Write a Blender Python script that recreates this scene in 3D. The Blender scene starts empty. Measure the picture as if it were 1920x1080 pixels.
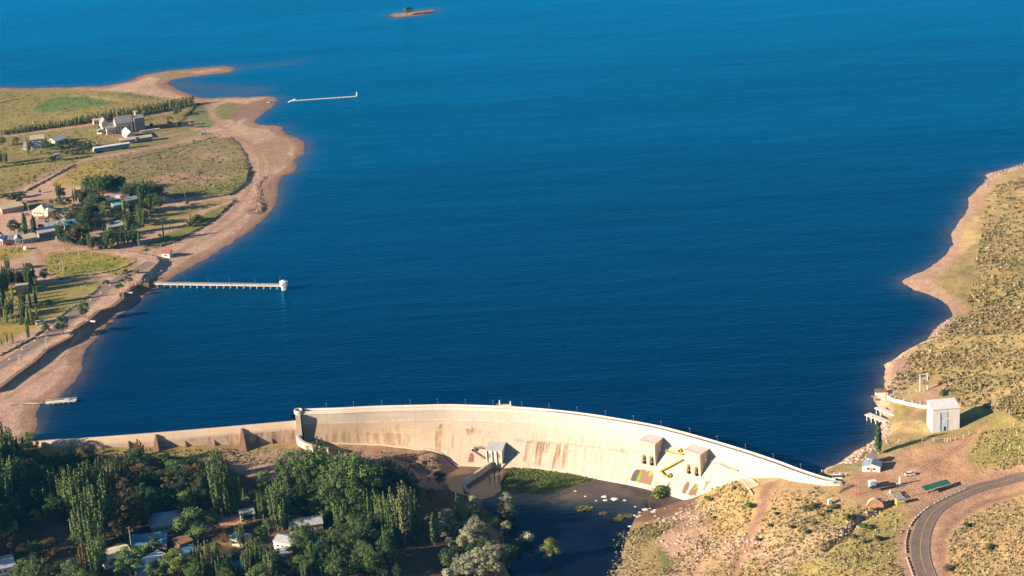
import bpy, math, random
import numpy as np
from mathutils import Matrix, Vector

# ------------------------------------------------------------------ camera, world, sun, exposure
F_PX, PITCH, ROLL, CAM_H = 4200.0, math.radians(20.0), math.radians(3.5), 450.0
SUN_AZ, SUN_EL = math.radians(17.0), math.radians(19.0)      # light travels towards (cos az, sin az)
SUN_POWER, SKY_POWER, EXPOSURE = 5.0, 0.05, 1.33
HAZE = 0.000022
scene = bpy.context.scene
COL = scene.collection
CF = np.array([0, math.cos(PITCH), -math.sin(PITCH)])
_R0 = np.array([1.0, 0, 0]); _U0 = np.array([0, math.sin(PITCH), math.cos(PITCH)])
CU = math.sin(ROLL)*_R0 + math.cos(ROLL)*_U0
CR = math.cos(ROLL)*_R0 - math.sin(ROLL)*_U0
CP = np.array([0, 0, CAM_H])
cam_d = bpy.data.cameras.new('camera'); cam = bpy.data.objects.new('camera', cam_d); COL.objects.link(cam)
m = Matrix.Identity(4)
for i in range(3):
    m[i][0] = CR[i]; m[i][1] = CU[i]; m[i][2] = -CF[i]; m[i][3] = CP[i]
cam.matrix_world = m
cam_d.sensor_width = 36; cam_d.lens = F_PX/1920*36; cam_d.clip_start = 5; cam_d.clip_end = 60000
scene.camera = cam
world = bpy.data.worlds.new('World'); scene.world = world; world.use_nodes = True
wn = world.node_tree
bg = wn.nodes['Background']
sky = wn.nodes.new('ShaderNodeTexSky'); sky.sky_type = 'NISHITA'; sky.sun_disc = False
sky.sun_elevation = SUN_EL
# sun stands towards (-cos az, -sin az); blender's sky rotation is measured clockwise from +Y
sky.sun_rotation = math.atan2(-math.cos(SUN_AZ), -math.sin(SUN_AZ))
sky.altitude = 1300; sky.air_density = 1.0; sky.dust_density = 0.3; sky.ozone_density = 3.0
wn.links.new(sky.outputs[0], bg.inputs[0]); bg.inputs[1].default_value = SKY_POWER
sun_d = bpy.data.lights.new('sun', 'SUN'); sun = bpy.data.objects.new('sun', sun_d); COL.objects.link(sun)
sun_d.energy = SUN_POWER; sun_d.angle = math.radians(0.5); sun_d.color = (1.0, 0.79, 0.58)
ld = Vector((math.cos(SUN_AZ)*math.cos(SUN_EL), math.sin(SUN_AZ)*math.cos(SUN_EL), -math.sin(SUN_EL)))
sun.rotation_euler = ld.to_track_quat('-Z', 'Y').to_euler()
vs = scene.view_settings
vs.view_transform = 'Standard'; vs.look = 'None'; vs.exposure = EXPOSURE; vs.gamma = 1; vs.use_curve_mapping = False
scene.cycles.max_bounces = 5; scene.cycles.diffuse_bounces = 1; scene.cycles.glossy_bounces = 2
scene.cycles.volume_bounces = 0

# ------------------------------------------------------------------ surveying helpers
def ray(px, py):
    d = CF*F_PX + CR*(px-960) + CU*(540-py)
    return d/np.linalg.norm(d)
def at(px, py, z=0.0):
    d = ray(px, py); t = (z-CAM_H)/d[2]
    return CP + d*t
def proj(P):
    P = np.asarray(P, float); d = P-CP
    zc = d@CF
    zc = np.where(zc < 50, 50, zc)
    return 960+F_PX*(d@CR)/zc, 540-F_PX*(d@CU)/zc
def mpp(p):
    return float((np.asarray(p)-CP)@CF)/F_PX
def inpoly(x, y, poly):
    poly = np.asarray(poly, float); res = np.zeros(x.shape, bool)
    x0, y0 = poly[-1]
    for x1, y1 in poly:
        c = ((y1 > y) != (y0 > y))
        with np.errstate(divide='ignore', invalid='ignore'):
            xi = (x0-x1)*(y-y1)/(y0-y1+1e-12)+x1
        res ^= c & (x < xi)
        x0, y0 = x1, y1
    return res
def segdist(x, y, pts, want_t=False):
    best = np.full(x.shape, 1e9); bt = np.zeros(x.shape); acc = 0.0
    for a, b in zip(pts[:-1], pts[1:]):
        dx, dy = b[0]-a[0], b[1]-a[1]; L = dx*dx+dy*dy+1e-9
        t = np.clip(((x-a[0])*dx+(y-a[1])*dy)/L, 0, 1)
        d = np.hypot(x-a[0]-t*dx, y-a[1]-t*dy)
        if want_t: bt = np.where(d < best, acc+t*math.sqrt(L), bt)
        acc += math.sqrt(L)
        best = np.minimum(best, d)
    return (best, bt) if want_t else best
def smooth(pts, n=6):
    P = np.asarray(pts, float); out = []
    for i in range(len(P)-1):
        p0 = P[max(i-1, 0)]; p1 = P[i]; p2 = P[i+1]; p3 = P[min(i+2, len(P)-1)]
        for k in range(n):
            t = k/n
            out.append(.5*((2*p1)+(-p0+p2)*t+(2*p0-5*p1+4*p2-p3)*t*t+(-p0+3*p1-3*p2+p3)*t**3))
    out.append(P[-1]); return np.array(out)
def vnoise(x, y, scale, seed=0, octaves=3):
    out = np.zeros(np.shape(x)); amp = 1.0; tot = 0
    for o in range(octaves):
        X = np.asarray(x)/scale*2**o; Y = np.asarray(y)/scale*2**o
        xi = np.floor(X).astype(np.int64); yi = np.floor(Y).astype(np.int64)
        fx = X-xi; fy = Y-yi; fx = fx*fx*(3-2*fx); fy = fy*fy*(3-2*fy)
        def h(a, b):
            v = (a*374761393+b*668265263+(seed+o*17)*982451653) & 0x7fffffff
            v = ((v ^ (v >> 13))*1274126177) & 0x7fffffff
            v = v ^ (v >> 16)
            return (v & 0xffff)/65535.0
        out += amp*(h(xi, yi)*(1-fx)*(1-fy)+h(xi+1, yi)*fx*(1-fy)+h(xi, yi+1)*(1-fx)*fy+h(xi+1, yi+1)*fx*fy)
        tot += amp; amp *= .5
    return out/tot*2-1

# ------------------------------------------------------------------ materials
def newmat(name):
    mt = bpy.data.materials.new(name); mt.use_nodes = True
    nt = mt.node_tree; return mt, nt, nt.nodes['Principled BSDF']
def mat(name, col, rough=.85, var=.15, scale=1.5, bump=0.0, metal=0.0, spec=.3, streak=False, col2=None):
    mt, nt, b = newmat(name)
    b.inputs['Roughness'].default_value = rough; b.inputs['Metallic'].default_value = metal
    b.inputs['Specular IOR Level'].default_value = spec
    tc = nt.nodes.new('ShaderNodeTexCoord'); n = nt.nodes.new('ShaderNodeTexNoise')
    n.inputs['Scale'].default_value = scale; n.inputs['Detail'].default_value = 5; n.inputs['Roughness'].default_value = .65
    if streak:
        mp = nt.nodes.new('ShaderNodeMapping'); mp.inputs['Scale'].default_value = (1, 1, .15)
        nt.links.new(tc.outputs['Object'], mp.inputs[0]); nt.links.new(mp.outputs[0], n.inputs['Vector'])
    else: nt.links.new(tc.outputs['Object'], n.inputs['Vector'])
    r = nt.nodes.new('ShaderNodeValToRGB')
    c2 = col2 or tuple(min(1, c*(1+var)) for c in col); c1 = tuple(c*(1-var*1.6) for c in col)
    r.color_ramp.elements[0].position = .3; r.color_ramp.elements[1].position = .7
    r.color_ramp.elements[0].color = (*c1, 1); r.color_ramp.elements[1].color = (*c2, 1)
    nt.links.new(n.outputs['Fac'], r.inputs[0]); nt.links.new(r.outputs[0], b.inputs['Base Color'])
    if bump:
        bp = nt.nodes.new('ShaderNodeBump'); bp.inputs['Strength'].default_value = bump; bp.inputs['Distance'].default_value = .3
        nt.links.new(n.outputs['Fac'], bp.inputs['Height']); nt.links.new(bp.outputs[0], b.inputs['Normal'])
    return mt
def attrmat(name, scale, var, rough=.95, bump=.6, bdist=.5, fine=3.0, spec=.15, zs=1.0):
    mt, nt, b = newmat(name)
    b.inputs['Roughness'].default_value = rough; b.inputs['Specular IOR Level'].default_value = spec
    a = nt.nodes.new('ShaderNodeAttribute'); a.attribute_name = 'Col'
    tc = nt.nodes.new('ShaderNodeTexCoord'); mp = nt.nodes.new('ShaderNodeMapping'); mp.inputs['Scale'].default_value = (1, 1, zs)
    nt.links.new(tc.outputs['Object'], mp.inputs[0])
    n = nt.nodes.new('ShaderNodeTexNoise'); n.inputs['Scale'].default_value = scale; n.inputs['Detail'].default_value = 6; n.inputs['Roughness'].default_value = .7
    n2 = nt.nodes.new('ShaderNodeTexNoise'); n2.inputs['Scale'].default_value = scale*fine; n2.inputs['Detail'].default_value = 4; n2.inputs['Roughness'].default_value = .8
    nt.links.new(mp.outputs[0], n.inputs['Vector']); nt.links.new(mp.outputs[0], n2.inputs['Vector'])
    def mr(src, lo, hi):
        q = nt.nodes.new('ShaderNodeMapRange'); q.inputs[1].default_value = .3; q.inputs[2].default_value = .7
        q.inputs[3].default_value = lo; q.inputs[4].default_value = hi; nt.links.new(src, q.inputs[0]); return q.outputs[0]
    mu = nt.nodes.new('ShaderNodeMath'); mu.operation = 'MULTIPLY'
    nt.links.new(mr(n.outputs['Fac'], 1-var, 1+var), mu.inputs[0]); nt.links.new(mr(n2.outputs['Fac'], 1-var, 1+var), mu.inputs[1])
    vm = nt.nodes.new('ShaderNodeVectorMath'); vm.operation = 'SCALE'
    nt.links.new(a.outputs['Color'], vm.inputs[0]); nt.links.new(mu.outputs[0], vm.inputs['Scale'])
    nt.links.new(vm.outputs[0], b.inputs['Base Color'])
    if bump:
        bp = nt.nodes.new('ShaderNodeBump'); bp.inputs['Strength'].default_value = bump; bp.inputs['Distance'].default_value = bdist
        nt.links.new(n2.outputs['Fac'], bp.inputs['Height']); nt.links.new(bp.outputs[0], b.inputs['Normal'])
    return mt
def leafmat(name, col, hue=.12):
    mt, nt, b = newmat(name)
    b.inputs['Roughness'].default_value = .7; b.inputs['Specular IOR Level'].default_value = .25
    a = nt.nodes.new('ShaderNodeAttribute'); a.attribute_name = 'Col'
    oi = nt.nodes.new('ShaderNodeObjectInfo')
    q = nt.nodes.new('ShaderNodeMapRange'); q.inputs[3].default_value = 1-hue*2; q.inputs[4].default_value = 1+hue*2
    nt.links.new(oi.outputs['Random'], q.inputs[0])
    mx = nt.nodes.new('ShaderNodeMix'); mx.data_type = 'RGBA'; mx.blend_type = 'MULTIPLY'; mx.inputs[0].default_value = 1
    mx.inputs[6].default_value = (*col, 1); nt.links.new(a.outputs['Color'], mx.inputs[7])
    vm = nt.nodes.new('ShaderNodeVectorMath'); vm.operation = 'SCALE'
    nt.links.new(mx.outputs[2], vm.inputs[0]); nt.links.new(q.outputs[0], vm.inputs['Scale'])
    nt.links.new(vm.outputs[0], b.inputs['Base Color'])
    return mt
M = {}
M['valve_wall'] = mat('shaded_concrete', (.54, .44, .33), .9, .14, .5, streak=True)  # walls browned to carry the shade of their right sides
M['valve_roof'] = mat('grey_flat_roof', (.58, .54, .49), .9, .12, .5)
M['white'] = mat('white_paint', (.78, .76, .72), .7, .08, .8, streak=True)
M['cream'] = mat('cream_render', (.66, .58, .42), .9, .12, .7)
M['pink'] = mat('pink_render', (.5, .3, .2), .9, .15, .7)
M['brick'] = mat('brown_brick', (.3, .17, .11), .95, .2, .9)
M['greywall'] = mat('grey_wall', (.3, .28, .26), .9, .2, .7)
M['concrete'] = mat('grey_concrete', (.58, .5, .4), .9, .15, .6, streak=True)
M['pale'] = mat('pale_concrete', (.72, .66, .56), .9, .1, .5, streak=True)
M['bluegrey'] = mat('blue_grey_sheet', (.30, .36, .42), .55, .15, .5)
M['blue_roof'] = mat('blue_sheet', (.10, .28, .42), .5, .2, .5)
M['steel'] = mat('zinc_sheet', (.5, .53, .55), .45, .15, .5, metal=.2)
M['slate'] = mat('slate_roof', (.26, .26, .28), .8, .2, .6)
M['cream_roof'] = mat('cream_sheet', (.66, .6, .42), .8, .1, .5)
M['white_roof'] = mat('white_sheet', (.75, .76, .74), .6, .12, .5)
M['tan_roof'] = mat('tan_sheet', (.5, .42, .28), .8, .15, .5)
M['red_roof'] = mat('red_sheet', (.34, .11, .085), .7, .15, .8)
M['brown_roof'] = mat('brown_sheet', (.3, .17, .1), .85, .2, .6)
M['orange_roof'] = mat('orange_tile', (.42, .23, .13), .85, .15, .6)
M['glass'] = mat('window_glass', (.03, .04, .05), .15, .1, 1, spec=.6)
M['lightpane'] = mat('pale_panel', (.8, .84, .86), .35, .05, 1)
M['bluepanel'] = mat('pale_blue_panel', (.55, .68, .78), .4, .05, .8)
M['dark'] = mat('dark_opening', (.02, .02, .02), .9, .1, 1)
M['wood'] = mat('weathered_wood', (.30, .21, .14), .9, .2, 2)
M['pole'] = mat('pole_wood', (.52, .46, .38), .9, .15, 2)
M['metal'] = mat('grey_metal', (.4, .4, .4), .5, .1, 2, metal=.5)
M['bark'] = mat('bark', (.22, .17, .12), .95, .25, 2)
M['palebark'] = mat('pale_bark', (.5, .44, .34), .95, .25, 2)
M['yellow'] = mat('yellow_paint', (.62, .47, .06), .5, .1, 1)
M['skyblue'] = mat('sky_blue_paint', (.22, .55, .68), .5, .08, 1)
M['green'] = mat('green_sheet', (.02, .17, .11), .6, .12, .7)
M['red'] = mat('red_paint', (.55, .06, .04), .6, .1, 1)
M['rock'] = mat('pink_rock', (.5, .37, .28), .95, .25, .8, bump=.6)
M['stone'] = mat('white_stone', (.68, .62, .54), .95, .2, .9, bump=.5)
M['trainblue'] = mat('train_blue', (.05, .28, .42), .5, .2, .4)
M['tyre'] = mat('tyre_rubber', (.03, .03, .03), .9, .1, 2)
M['carwhite'] = mat('car_white', (.8, .8, .8), .25, .03, 1, spec=.6)
M['carred'] = mat('car_red', (.4, .05, .04), .3, .05, 1, spec=.6)
M['asphalt'] = mat('worn_asphalt', (.18, .142, .115), .9, .14, .35)
M['asphalt_pink'] = mat('dusty_asphalt', (.25, .185, .15), .9, .15, .3)
M['line_yellow'] = mat('line_yellow', (.55, .42, .12), .8, .2, .8)
M['line_white'] = mat('line_white', (.36, .31, .26), .8, .2, .8)
LEAF = {'scrubby': leafmat('leaf_scrubby', (.13, .125, .055)), 'poplar': leafmat('leaf_poplar', (.100, .160, .048)), 'dark': leafmat('leaf_dark', (.046, .090, .034)),
        'green': leafmat('leaf_green', (.085, .148, .038)), 'silver': leafmat('leaf_silver', (.30, .32, .20)),
        'rust': leafmat('leaf_rust', (.13, .10, .036)), 'lime': leafmat('leaf_lime', (.16, .21, .035)),
        'pale': leafmat('leaf_pale', (.12, .14, .06)), 'scrub': leafmat('leaf_scrub', (1, 1, 1), 0)}

# ------------------------------------------------------------------ mesh helpers
class MB:
    def __init__(s): s.v = []; s.f = []
    def add(s, vs_, fs_):
        o = len(s.v); s.v += [tuple(map(float, p)) for p in vs_]; s.f += [tuple(i+o for i in f) for f in fs_]; return s
    def box(s, c, d, rz=0):
        hx, hy, hz = d[0]/2, d[1]/2, d[2]/2; cs, sn = math.cos(rz), math.sin(rz); vs_ = []
        for z in (-hz, hz):
            for x, y in ((-hx, -hy), (hx, -hy), (hx, hy), (-hx, hy)):
                vs_.append((c[0]+x*cs-y*sn, c[1]+x*sn+y*cs, c[2]+z))
        return s.add(vs_, [(3, 2, 1, 0), (4, 5, 6, 7), (0, 1, 5, 4), (1, 2, 6, 5), (2, 3, 7, 6), (3, 0, 4, 7)])
    def cyl(s, p0, p1, r0, r1=None, n=8):
        r1 = r0 if r1 is None else r1
        p0 = Vector(p0); p1 = Vector(p1); q = (p1-p0).to_track_quat('Z', 'Y'); vs_ = []
        for p, r in ((p0, r0), (p1, r1)):
            for i in range(n):
                a = 2*math.pi*i/n; vs_.append(p+q@Vector((math.cos(a)*r, math.sin(a)*r, 0)))
        return s.add(vs_, [tuple(range(n))[::-1], tuple(range(n, 2*n))]+[(i, (i+1) % n, n+(i+1) % n, n+i) for i in range(n)])
    def prism(s, pts, z0, z1):           # pts counter-clockwise in plan
        n = len(pts)
        return s.add([(p[0], p[1], z0) for p in pts]+[(p[0], p[1], z1) for p in pts],
                     [tuple(range(n))[::-1], tuple(range(n, 2*n))]+[(i, (i+1) % n, n+(i+1) % n, n+i) for i in range(n)])
    def bar(s, p0, p1, w, h):            # beam with rectangular section
        p0 = Vector(p0); p1 = Vector(p1); d = (p1-p0).normalized(); side = d.cross(Vector((0, 0, 1)))
        if side.length < 1e-3: side = Vector((1, 0, 0))
        side.normalize(); up = side.cross(d).normalized(); vs_ = []
        for p in (p0, p1):
            for a, b in ((-1, -1), (1, -1), (1, 1), (-1, 1)): vs_.append(p+side*(a*w/2)+up*(b*h/2))
        return s.add(vs_, [(0, 1, 2, 3), (7, 6, 5, 4), (0, 4, 5, 1), (1, 5, 6, 2), (2, 6, 7, 3), (3, 7, 4, 0)])
    def build(s, name, material, parent=None, smooth_=False):
        me = bpy.data.meshes.new(name); me.from_pydata(s.v, [], s.f); me.materials.append(material); me.update()
        if smooth_: me.polygons.foreach_set('use_smooth', [True]*len(me.polygons))
        return link(name, me, parent)
def link(name, me, parent=None):
    o = bpy.data.objects.new(name, me); COL.objects.link(o)
    if parent is not None: o.parent = parent
    return o
def tag(o, label, cat, group=None, kind=None):
    if label: o['label'] = label
    if cat: o['category'] = cat
    if group: o['group'] = group
    if kind: o['kind'] = kind
    return o
def thing(name, label, cat, loc=(0, 0, 0), rz=0, group=None):
    o = bpy.data.objects.new(name, None); COL.objects.link(o); o.empty_display_size = 1
    o.location = [float(a) for a in loc]; o.rotation_euler = (0, 0, rz)
    return tag(o, label, cat, group)
def npmesh(name, V, Fq, material, cols=None, smooth_=False, parent=None):
    V = np.asarray(V, np.float32); Fq = np.asarray(Fq, np.int32)
    me = bpy.data.meshes.new(name); k = Fq.shape[1]
    me.vertices.add(len(V)); me.vertices.foreach_set('co', V.ravel())
    me.loops.add(Fq.size); me.loops.foreach_set('vertex_index', Fq.ravel())
    me.polygons.add(len(Fq)); me.polygons.foreach_set('loop_start', np.arange(0, Fq.size, k, dtype=np.int32))
    me.polygons.foreach_set('loop_total', np.full(len(Fq), k, np.int32))
    if smooth_: me.polygons.foreach_set('use_smooth', np.ones(len(Fq), bool))
    if cols is not None:
        ca = me.color_attributes.new('Col', 'FLOAT_COLOR', 'POINT')
        c4 = np.ones((len(V), 4), np.float32); c4[:, :3] = cols
        ca.data.foreach_set('color', c4.ravel())
    me.materials.append(material); me.update(calc_edges=True); me.validate()
    return link(name, me, parent)
# ------------------------------------------------------------------ shoreline, dam line (surveyed at water level / crest level)
ZC, ZW, ZPOOL = 6.5, 1.5, -18.6         # arch crest, spillway wall crest, tailwater level
def W0(pts, z=0.0): return np.array([at(p[0], p[1], z)[:2] for p in pts])
LEFT_PX = [(-900, 215), (-400, 180), (0, 164), (60, 165), (130, 163), (200, 161), (240, 153), (270, 140), (320, 132), (380, 127), (420, 124), (440, 126),
    (441, 131), (430, 136), (390, 141), (345, 146), (322, 150), (314, 156), (325, 163), (345, 172), (365, 180), (380, 184), (430, 182), (470, 181), (505, 180),
    (519, 183), (523, 188), (517, 195), (505, 205), (496, 212), (482, 222), (478, 229), (485, 233), (515, 235), (533, 237), (528, 243), (535, 251), (550, 254), (564, 260), (573, 270),
    (569, 280), (571, 288), (560, 295), (553, 303), (556, 312), (553, 320), (545, 326), (530, 331), (522, 345), (520, 362), (519, 380), (510, 394), (492, 415),
    (470, 433), (440, 452), (415, 468), (385, 486), (350, 506), (320, 522), (303, 530), (292, 541), (272, 551), (262, 561), (248, 575), (226, 590), (212, 602),
    (198, 612), (186, 628), (168, 650), (158, 668), (155, 690), (146, 708), (141, 716), (122, 733), (112, 744), (78, 756), (70, 775), (68, 795), (64, 812), (62, 824)]
RIGHT_PX = [(1528, 893), (1545, 881), (1566, 873), (1590, 858), (1603, 846), (1620, 838), (1636, 832), (1640, 818), (1648, 806), (1655, 792), (1650, 780), (1652, 768),
    (1640, 752), (1642, 742), (1658, 734), (1658, 715), (1662, 690), (1660, 684), (1682, 670), (1692, 660), (1712, 650), (1730, 640), (1748, 628), (1765, 608), (1778, 598),
    (1786, 590), (1780, 575), (1762, 563), (1740, 553), (1712, 545), (1694, 532), (1692, 523), (1705, 518), (1730, 508), (1755, 492), (1776, 474), (1786, 456),
    (1783, 438), (1792, 425), (1806, 408), (1814, 388), (1817, 370), (1836, 352), (1850, 342), (1852, 332), (1846, 327), (1862, 323), (1880, 320), (1905, 312),
    (1930, 306), (2050, 290), (2600, 250)]
LS = W0(LEFT_PX); RS = W0(RIGHT_PX)
ISLE_PX = [(729, 30), (738, 25), (752, 24), (775, 21), (800, 18), (811, 17), (815, 20), (806, 25), (790, 28), (768, 31), (755, 32), (742, 33)]
IS = W0(ISLE_PX)
ARCH_PX = [(560, 771), (575, 769), (640, 767), (700, 764), (780, 762), (850, 761), (960, 765), (1030, 770), (1100, 778), (1170, 789), (1240, 802),
    (1320, 823), (1400, 847), (1460, 867), (1500, 882), (1530, 892), (1555, 899), (1580, 902)]
ARCH = smooth(W0(ARCH_PX, ZC), 8)
WING_PX = [(60, 827), (180, 819), (300, 810), (430, 799), (566, 787)]
WING = W0(WING_PX, ZW)
far = 5200.0
LAKE = np.vstack([LS, WING[1:], ARCH[2:], RS, [[3500, 2500], [6000, far], [-6000, far], [-6000, 1900]]])
DOWN = np.vstack([[[-6000, WING[0][1]]], WING, ARCH[2:], [[6000, ARCH[-1][1]], [6000, -6000], [-6000, -6000]]])

CTRL = [  # pixel, pixel, height: surveyed ground points
 (0, 100, 1), (-600, 300, 5), (0, 200, 3), (200, 170, 1.5), (380, 132, 1), (0, 300, 4), (200, 260, 4), (350, 210, 3.5), (0, 400, 4.5), (150, 400, 4.5), (300, 400, 4),
 (100, 330, 4.5), (300, 320, 4), (430, 280, 4), (0, 500, 5), (120, 500, 5), (240, 500, 5), (300, 480, 4), (0, 600, 5.2), (120, 600, 5), (0, 700, 5), (-300, 500, 7), (-300, 700, 6),
 (0, 780, 3), (60, 800, 2), (450, 230, 3), (500, 200, 2), (500, 280, 3), (480, 350, 2.6), (450, 400, 2.5), (380, 450, 2.5),
 # below the spillway wall
 (-200, 850, 2), (0, 850, 0), (100, 846, -1.5), (200, 845, -3.5), (300, 843, -5), (400, 843, -6.5), (460, 845, -8.5), (560, 842, -8), (500, 860, -9), (350, 860, -7.5), (150, 880, -6),
 (0, 900, -4), (0, 1000, -9), (150, 1000, -11), (300, 950, -10.5), (300, 1050, -12), (450, 950, -11), (450, 1060, -13), (600, 1000, -13), (600, 1080, -14), (-200, 1080, -9),
 (600, 838, -10.5), (650, 840, -11), (700, 843, -11.3), (770, 848, -12.2), (830, 857, -14.2), (700, 900, -12), (790, 900, -16.0), (750, 960, -14.5), (850, 960, -17.2), (900, 1000, -18.0),
 (800, 1060, -15.5), (900, 1080, -17.6), (600, 920, -12), (835, 885, -18.9), (850, 905, -19.2), (850, 870, -18.6), (870, 875, -19.2), (920, 870, -19.4), (935, 895, -19.4), (880, 930, -19.2), (900, 900, -19.2), (930, 940, -19),
 # below the arch
 (960, 876, -18.0), (1000, 900, -18.2), (1050, 895, -18.2), (1100, 885, -18.2), (1180, 900, -18.9), (1240, 920, -19.3), (1290, 935, -19.0), (1100, 940, -19.0), (1200, 960, -18.5), (1000, 960, -19.4),
 (1050, 1020, -19.3), (1130, 1060, -19.2), (960, 1060, -18.9), (1100, 1200, -19), (1180, 1000, -18.6), (1190, 1050, -18.2), (1250, 980, -17.0), (1250, 1050, -15.5),
 (1325, 905, -13.5), (1305, 925, -17.5), (1345, 893, -9.5), (1372, 888, -5.5), (1390, 910, -4.5), (1418, 930, -2.2), (1430, 908, -1.2), (1460, 916, 1.2), (1500, 916, 3.2), (1540, 915, 4.6), (1570, 912, 5.6),
 (1340, 960, -11.5), (1350, 1020, -10), (1300, 1000, -14.0), (1300, 1070, -14.3), (1400, 980, -6), (1400, 1060, -8.5), (1450, 960, -2), (1450, 1050, -5), (1500, 980, 1.0), (1540, 1050, -.5), (1600, 1000, 3.2),
 (1600, 1075, 1.5), (1660, 1010, 4.0), (1670, 1080, 2.8), (1480, 1150, -6), (1600, 1200, -2),
 # plaza and road
 (1620, 905, 6.3), (1600, 930, 5.8), (1640, 930, 6.2), (1680, 900, 6.8), (1700, 870, 7.2), (1640, 880, 6.3), (1750, 850, 8), (1760, 900, 7.3), (1700, 950, 6.0), (1820, 850, 9), (1850, 890, 8.5), (1600, 880, 5.2),
 (1920, 895, 9), (1875, 906, 8.2), (1838, 913, 7.6), (1801, 928, 7.0), (1764, 947, 6.2), (1735, 976, 5.2), (1725, 1013, 4.2), (1727, 1050, 3.2), (1738, 1080, 2.4), (1760, 1140, 1),
 (1800, 1000, 6), (1850, 960, 8.5), (1900, 940, 9.5), (1850, 1050, 7), (1910, 1010, 11), (1980, 1050, 13), (1900, 1080, 9),
 # right hill
 (1640, 850, 4.5), (1670, 810, 6), (1700, 800, 7.5), (1745, 812, 8), (1800, 808, 8.5), (1700, 745, 5), (1720, 770, 7), (1770, 740, 10), (1850, 770, 13), (1920, 800, 16), (1850, 830, 11), (1920, 860, 13),
 (1780, 690, 9), (1850, 680, 14), (1920, 690, 19), (1740, 660, 4), (1820, 600, 9), (1920, 600, 18), (1860, 500, 11), (1920, 480, 15), (1880, 420, 10), (1920, 380, 10), (1920, 340, 6), (1830, 450, 5),
 (2100, 600, 32), (2100, 400, 22), (2100, 800, 30), (2400, 600, 60), (2300, 1000, 30), (2600, 400, 50)]
CW = np.array([list(at(*c)[:2])+[c[2]] for c in CTRL])
def _rbf():
    X = CW[:, :2]/100; n = len(X)
    K = np.hypot(X[:, None, 0]-X[None, :, 0], X[:, None, 1]-X[None, :, 1])
    A = np.zeros((n+1, n+1)); A[:n, :n] = K-np.eye(n)*0.02; A[:n, n] = 1; A[n, :n] = 1
    return X, np.linalg.solve(A, np.append(CW[:, 2], 0))
RX, RWt = _rbf()
def zbase(x, y):
    out = np.full(x.shape, RWt[-1]); X = x/100; Y = y/100
    for (a, b), w in zip(RX, RWt[:-1]): out += w*np.hypot(X-a, Y-b)
    return np.clip(out, -24, 70)
# terraces that stand proud of the beach: promenade, green strip, scrub field
PL_PROM = [(-200, 840), (-200, 740), (-60, 742), (0, 727), (33, 701), (66, 677), (90, 654), (133, 632), (140, 621), (148, 612), (167, 600), (187, 582), (212, 575), (231, 560), (230, 550), (244, 543), (257, 533), (283, 531),
    (268, 523), (274, 516), (290, 503), (303, 490), (300, 480), (250, 470), (0, 465), (-200, 465)]
PL_PROM = [p for p in PL_PROM if p[0] > -200 or p[1] < 741]
PL_GREEN = [(264, 470), (290, 463), (330, 450), (365, 432), (400, 411), (438, 378), (440, 369), (428, 372), (400, 383), (330, 417), (262, 440)]
PL_SCRUB = [(166, 300), (300, 277), (400, 257), (432, 258), (447, 272), (458, 290), (467, 312), (469, 326), (463, 338), (450, 351), (430, 364), (400, 366), (330, 372), (240, 360), (140, 350), (120, 322)]
def gax(lo, hi, fine_, outs):
    return outs[0]+list(np.arange(lo, hi, fine_))+outs[1]
gx = np.array(gax(-500, 470, 1.6, ([-9000, -6000, -4000, -2500, -1600, -1100, -800, -650, -570, -530], [480, 510, 560, 640, 760, 950, 1250, 1700, 2500, 4000, 6000, 9000])))
gy = np.array([-9000, -5000, -2500, -1000, -200, 200, 450, 620, 700, 750]+list(np.arange(780, 1450, 1.7))+list(np.arange(1450, 2250, 3.0))+[2280, 2350, 2500, 2800, 3300, 4000, 4800, 5300, 6000, 7500, 10000, 16000, 30000])
GX, GY = np.meshgrid(gx, gy)
wx = GX+vnoise(GX, GY, 9, 3)*1.3; wy = GY+vnoise(GX, GY, 9, 4)*2.4
inlake = inpoly(wx, wy, LAKE) & ~inpoly(wx, wy, IS)
down = inpoly(GX, GY, DOWN)
inlake = (inlake | (inpoly(GX, GY, LAKE) & (segdist(GX, GY, np.vstack([WING[1:], ARCH[2:-16]])) < 12))) & ~down
dshore = np.minimum(np.minimum(segdist(wx, wy, LS), segdist(wx, wy, RS)), segdist(wx, wy, np.vstack([IS, IS[:1]])))
Zb = zbase(GX, GY)
PXg, PYg = proj(np.stack([GX, GY, np.clip(Zb, -20, 40)], -1))
right = GX > 0
steep = np.clip((PYg-600)/60, 0, 1)
slope = np.where(right, .12+.45*steep, .038)
Zl = np.minimum(np.maximum(Zb, .3), dshore*slope+.02)
Zl = Zl+np.where(right & ~down, np.clip(dshore-4, 0, 12)/12*vnoise(GX, GY, 14, 8)*.9, vnoise(GX, GY, 30, 9)*.12*np.clip(dshore/10, 0, 1))
pw = at(62, 824)[:2]
Z = np.where(down, Zb, Zl)
PXs, PYs = proj(np.stack([GX, GY, Z], -1))
for poly, h in ((PL_PROM, 3.1), (PL_GREEN, 1.7), (PL_SCRUB, 2.15)):
    WP = W0(poly, h)
    Z = np.where(inpoly(GX, GY, WP) & ~down, np.maximum(Z, h+vnoise(GX, GY, 20, 12)*.1), Z)
# lake bed: shallow near the left beaches, deep elsewhere
Z = np.where(inlake, -np.minimum(dshore*np.where(right, .35, .16)+.03, 14), Z)
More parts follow.
